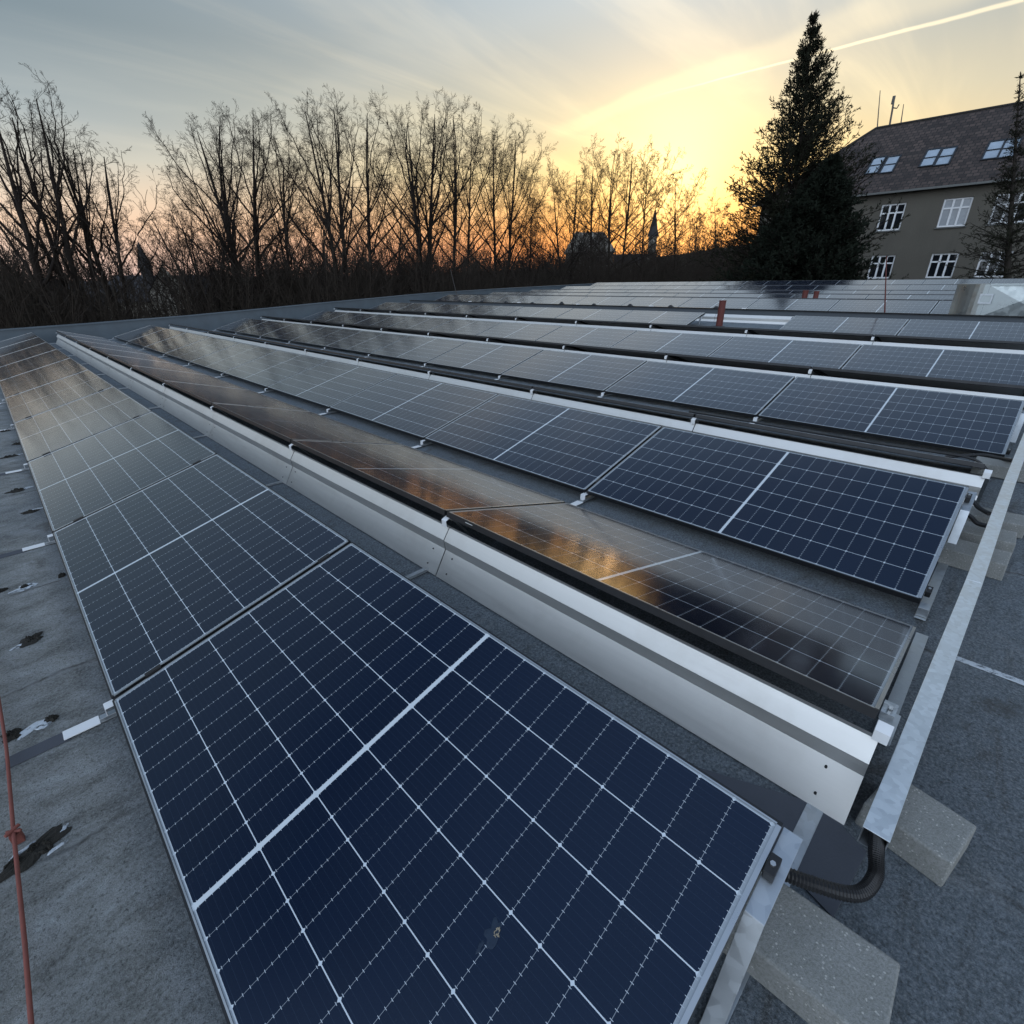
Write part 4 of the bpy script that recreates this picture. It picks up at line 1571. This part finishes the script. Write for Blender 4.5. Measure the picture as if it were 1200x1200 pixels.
TREES = [  # foot px, crown tops px, distance, trunk radius, crown half-width, limbs, fork
    (8, [(-20, 95)], 30, .26, 1.9, 4, .52, 'thick bare trunk cut by the left edge of the photo'),
    (62, [(4, 108), (32, 84)], 31, .20, 1.9, 4, .56, 'leaning bare tree with the tallest crown at the left edge'),
    (97, [(44, 128)], 33, .20, 1.7, 4, .58, 'long leaning bare tree second from the left edge, thin crown to the left'),
    (107, [(78, 150)], 32, .13, 1.2, 3, .60, 'slim bare tree leaning left between two bare neighbours at left'),
    (112, [(115, 160)], 33, .15, 2.2, 5, .56, 'bare tree with open round crown left of the big gap of sky'),
    (232, [(176, 244), (206, 240)], 35, .15, 2.0, 5, .50, 'low spreading bare tree in the gap right of the left group'),
    (285, [(226, 132), (252, 124)], 35, .22, 1.9, 5, .47, 'broad bare tree with twin broom-shaped crown right of the gap of sky'),
    (296, [(292, 114)], 37, .22, 2.5, 8, .48, 'upright bare tree beside the twin-crowned one, flat dense top'),
    (333, [(318, 140)], 34, .15, 1.7, 5, .52, 'slim forked bare tree between the two dense crowns at left centre'),
    (398, [(354, 106), (388, 104)], 34, .22, 2.2, 6, .47, 'tall bare tree with wide open vase crown, left of centre'),
    (430, [(428, 110)], 36, .19, 2.7, 7, .50, 'straight bare tree with a fine oval crown left of the broadest pair'),
    (496, [(476, 122), (508, 112)], 35, .27, 2.3, 6, .50, 'stout bare tree with thick forked trunk near the middle'),
    (514, [(530, 114)], 36, .18, 2.4, 7, .52, 'bare tree touching the stout forked one on its right'),
    (537, [(552, 140)], 37, .17, 2.0, 6, .54, 'bare tree with narrow crown, middle of the treeline'),
    (588, [(578, 142), (604, 146)], 36, .19, 2.0, 6, .48, 'twin-stemmed bare tree just left of the dip before the sunset'),
    (672, [(648, 198), (676, 192)], 38, .19, 2.6, 6, .44, 'low bare tree with crooked limbs left of the sunset dome'),
    (700, [(696, 180)], 39, .18, 2.9, 7, .46, 'bare tree at the left shoulder of the dome of crowns by the sunset'),
    (724, [(722, 162), (742, 166)], 39, .22, 2.6, 7, .46, 'bare tree forming the top of the dome of crowns by the sunset'),
    (752, [(760, 178)], 40, .18, 2.7, 7, .48, 'bare tree right of the dome top, before the church tower'),
    (790, [(792, 194)], 40, .16, 2.6, 7, .48, 'bare tree in front of the brightest sky'),
    (838, [(838, 234)], 46, .15, 2.8, 7, .46, 'small rounded bare tree close to the big conifer'),
    (815, [(818, 250)], 50, .13, 2.2, 6, .46, 'small far bare tree left of the rounded one by the conifer'),
    (455, [(470, 214)], 31, .10, 1.8, 5, .50, 'young bare tree under the stout forked tree'),
    (630, [(624, 236)], 33, .10, 1.8, 5, .50, 'young bare tree in the dip of the treeline'),
    (362, [(372, 220)], 31, .10, 1.8, 5, .50, 'young bare tree under the wide vase crown'),
    (258, [(262, 226)], 33, .10, 1.8, 5, .50, 'young bare tree below the twin broom-shaped crown'),
]
for i, (pxb, leaders, y_, tr_, hw_, lim_, fk_, lab) in enumerate(TREES):
    place_tree(i, pxb, leaders, y_, tr_, hw_, lab, lim_, fk_)


# dark brushwood between and behind the trunks: one mass nobody could count
def thicket(name, spots, g, mat, minr, r0, segs=6):
    st, dirs, ln = [], [], []
    for (x_, y_, z_, h_) in spots:
        for s in range(segs):
            st.append((x_ + g.normal(0, .3), y_ + g.normal(0, .3), z_))
            dirs.append((g.normal(0, .20), g.normal(0, .20), 1))
            ln.append(h_ * g.uniform(.65, 1.05))
    st, dirs, ln = np.array(st), np.array(dirs), np.array(ln)
    P0 = extend(st, dirs, ln, 7, .05, .07, g)
    r_ = r0 * np.linspace(1, .25, 8)[None] * np.ones((len(st), 1))
    c1, r1, l1 = children(P0, r_, ln, 7, .35, .98, R(20), R(50), .26, 4, .08, .12, g, .5, .4)
    c2, r2, l2 = children(c1, r1, l1, 5, .15, .98, R(20), R(55), .5, 3, .06, .15, g, .6, .5)
    V, F = tubes([(P0, r_, 4), (c1, r1, 3), (c2, r2, 3)], minr)
    o_ = bpy.data.objects.new(name, mesh_quads(name, V, F, mat))
    C.objects.link(o_)
    o_['kind'] = 'stuff'
    return o_


g = np.random.default_rng(5)
spots = []
for i in range(520):
    y_ = g.uniform(26.5, 52)
    px = g.uniform(-120, 880)
    p_ = at(px, 330, y=y_)
    lim = np.interp(px, [-120, 100, 150, 210, 300, 430, 520, 640, 760, 880], [285, 300, 322, 312, 292, 285, 282, 292, 286, 282])
    zt = at(px, lim + g.uniform(-34, 40), y=y_).z
    gz = ground_z(p_.x, y_)
    if 128 < px < 212 and g.uniform() < .62:
        continue
    spots.append((p_.x, y_, gz, max(3.0, zt - gz)))
tag(thicket('brushwood', spots, g, M['brush'], .009, .045), 'dark tangled brushwood filling the space below the bare crowns', 'brushwood')
spots = []
for i in range(640):
    a = g.uniform(R(-12), R(74))
    r_ = g.uniform(85, 150)
    x_, y_ = r_ * math.sin(a), r_ * math.cos(a)
    gz = ground_z(x_, y_)
    hh = np.interp(math.degrees(a), [-12, 8, 14, 30, 50, 62, 74], [.030, .020, .020, .052, .060, .066, .078])
    cl_ = .78 + .34 * math.sin(math.degrees(a) * .9 + r_ * .05) * math.sin(math.degrees(a) * 2.3)
    spots.append((x_, y_, gz, max(3.0, CAMZ + hh * r_ * cl_ * g.uniform(.35, 1.25) - gz)))
tag(thicket('distant_wood', spots, g, M['brush'], .022, .10, 7), 'distant bare wood along the horizon under the sunset', 'wood')


# ------------------------------------------------------------------ conifers
def conifer(base, height, halfw, g, whorls, per, mat_b, mat_n, name, label, first=.1, up=.5, droop=.12, nl=.10, nw=.016, dens=1.0, slope=.4, lean=(0, 0), pw=0.0, keep=.45):
    root = empty(name, base, label, 'conifer', 'evergreens before the grey house')
    n = 10
    tt = np.linspace(0, 1, n + 1)
    tp = np.stack([lean[0] * tt, lean[1] * tt, height * tt], -1)[None]
    rd = (height * .014 * (1 - tt) + .02)[None]
    V, F = tubes([(tp, rd, 8)], .02)
    o_ = bpy.data.objects.new('trunk', mesh_quads('trunk', V, F, mat_b, True))
    C.objects.link(o_)
    o_.parent = root
    st, dr_, ln = [], [], []
    for w_ in range(whorls):
        h = first + (1 - first) * (w_ + g.uniform(-.3, .3)) / whorls
        h = min(max(h, first), .985)
        L_ = min(halfw, slope * (1 - h) * height * ((1 - h) / .55) ** pw) + .10
        for q in range(per):
            a = g.uniform(0, 2 * PI)
            st.append((lean[0] * h, lean[1] * h, height * h))
            e = np.interp(h, [first, .5, 1.0], [-droop, .22, .95])
            dr_.append((math.cos(a), math.sin(a), e + g.normal(0, .08)))
            ln.append(L_ * g.uniform(.7, 1.15))
    st, dr_, ln = np.array(st), np.array(dr_), np.array(ln)
    B_ = extend(st, dr_, ln, 7, .005 + .05 * up, .05, g)
    br = (.010 + .010 * ln[:, None]) * np.linspace(1, .25, 8)[None]
    c1, r1, l1 = children(B_, br, ln, int(12 * dens), .12, .98, R(28), R(52), .28, 4, .05 * up + .02, .10, g, .5, .4)
    V, F = tubes([(B_, br, 4), (c1, r1, 3)], .006)
    o_ = bpy.data.objects.new('limbs', mesh_quads('limbs', V, F, mat_b))
    C.objects.link(o_)
    o_.parent = root
    # needle sprays: many narrow leaf-like quads along the side shoots and outer limbs
    Q = []
    for pts, cnt, s_ in ((c1, int(13 * dens), 1.0), (B_, int(16 * dens), 1.0)):
        N, S1, _ = pts.shape
        t = g.uniform(.15, 1.0, (N, cnt)).reshape(-1)
        idx = np.repeat(np.arange(N), cnt)
        f_ = t * (S1 - 1)
        ii = np.minimum(f_.astype(int), S1 - 2)
        fr_ = (f_ - ii)[:, None]
        p0 = pts[idx, ii] * (1 - fr_) + pts[idx, ii + 1] * fr_
        tan = unit(pts[idx, ii + 1] - pts[idx, ii])
        dv = unit(tan * .9 + g.normal(0, .55, tan.shape) + np.array([0, 0, .18 * up]))
        sd_ = unit(np.cross(dv, g.normal(0, 1, dv.shape)))
        L_ = (nl * g.uniform(.6, 1.5, len(t)))[:, None]
        W_ = (nw * g.uniform(.7, 1.4, len(t)))[:, None]
        bl = np.linalg.norm(pts[:, -1] - pts[:, 0], axis=1)[idx]
        kp = g.uniform(0, 1, len(t)) < np.clip(bl / (keep if pts is c1 else 3 * keep), .05, 1)
        p0, dv, sd_, L_, W_ = p0[kp], dv[kp], sd_[kp], L_[kp], W_[kp]
        Q.append(np.stack([p0 - sd_ * W_ * .4, p0 + dv * L_ * .5 - sd_ * W_, p0 + dv * L_, p0 + dv * L_ * .5 + sd_ * W_], 1))
    Q = np.concatenate(Q)
    V = Q.reshape(-1, 3)
    F = np.arange(len(V)).reshape(-1, 4)
    o_ = bpy.data.objects.new('crown', mesh_quads('crown', V, F, mat_n))
    C.objects.link(o_)
    o_.parent = root
    return root


g = np.random.default_rng(21)
p = at(936, 330, x=37)
ct_ = at(954, 14, x=37)
conifer(Vector((37, p.y, GZ)), ct_.z - GZ, 5.6, g, 56, 9, M['bark'], M['needle'], 'tall_conifer', 'tall pointed dark conifer rising over everything left of the grey house',   .18, .75, .10, .19, .024, 1.15, .385, (0, ct_.y - p.y), 0.0, .75)
p = at(924, 330, x=34)
ct_ = at(978, 182, x=34)
conifer(Vector((34, p.y, GZ)), ct_.z - GZ, 5.0, g, 46, 13, M['bark'], M['needle2'], 'dense_evergreen', 'shorter dense blackish evergreen in front of the tall conifer', .25, .6, -.1, .19, .034, 1.6, .52, (0, (ct_.y - p.y)))
p = at(1180, 332, x=44)
ct_ = at(1196, 84, x=44)
p.y = .3
conifer(Vector((44, p.y, GZ)), ct_.z - GZ, 3.4, g, 46, 6, M['larch'], M['needle'], 'sparse_larch', 'sparse drooping larch with bare whip top in front of the grey house',   .25, .0, .75, .19, .018, .70, .30, (0, ct_.y - p.y), .8, .6)
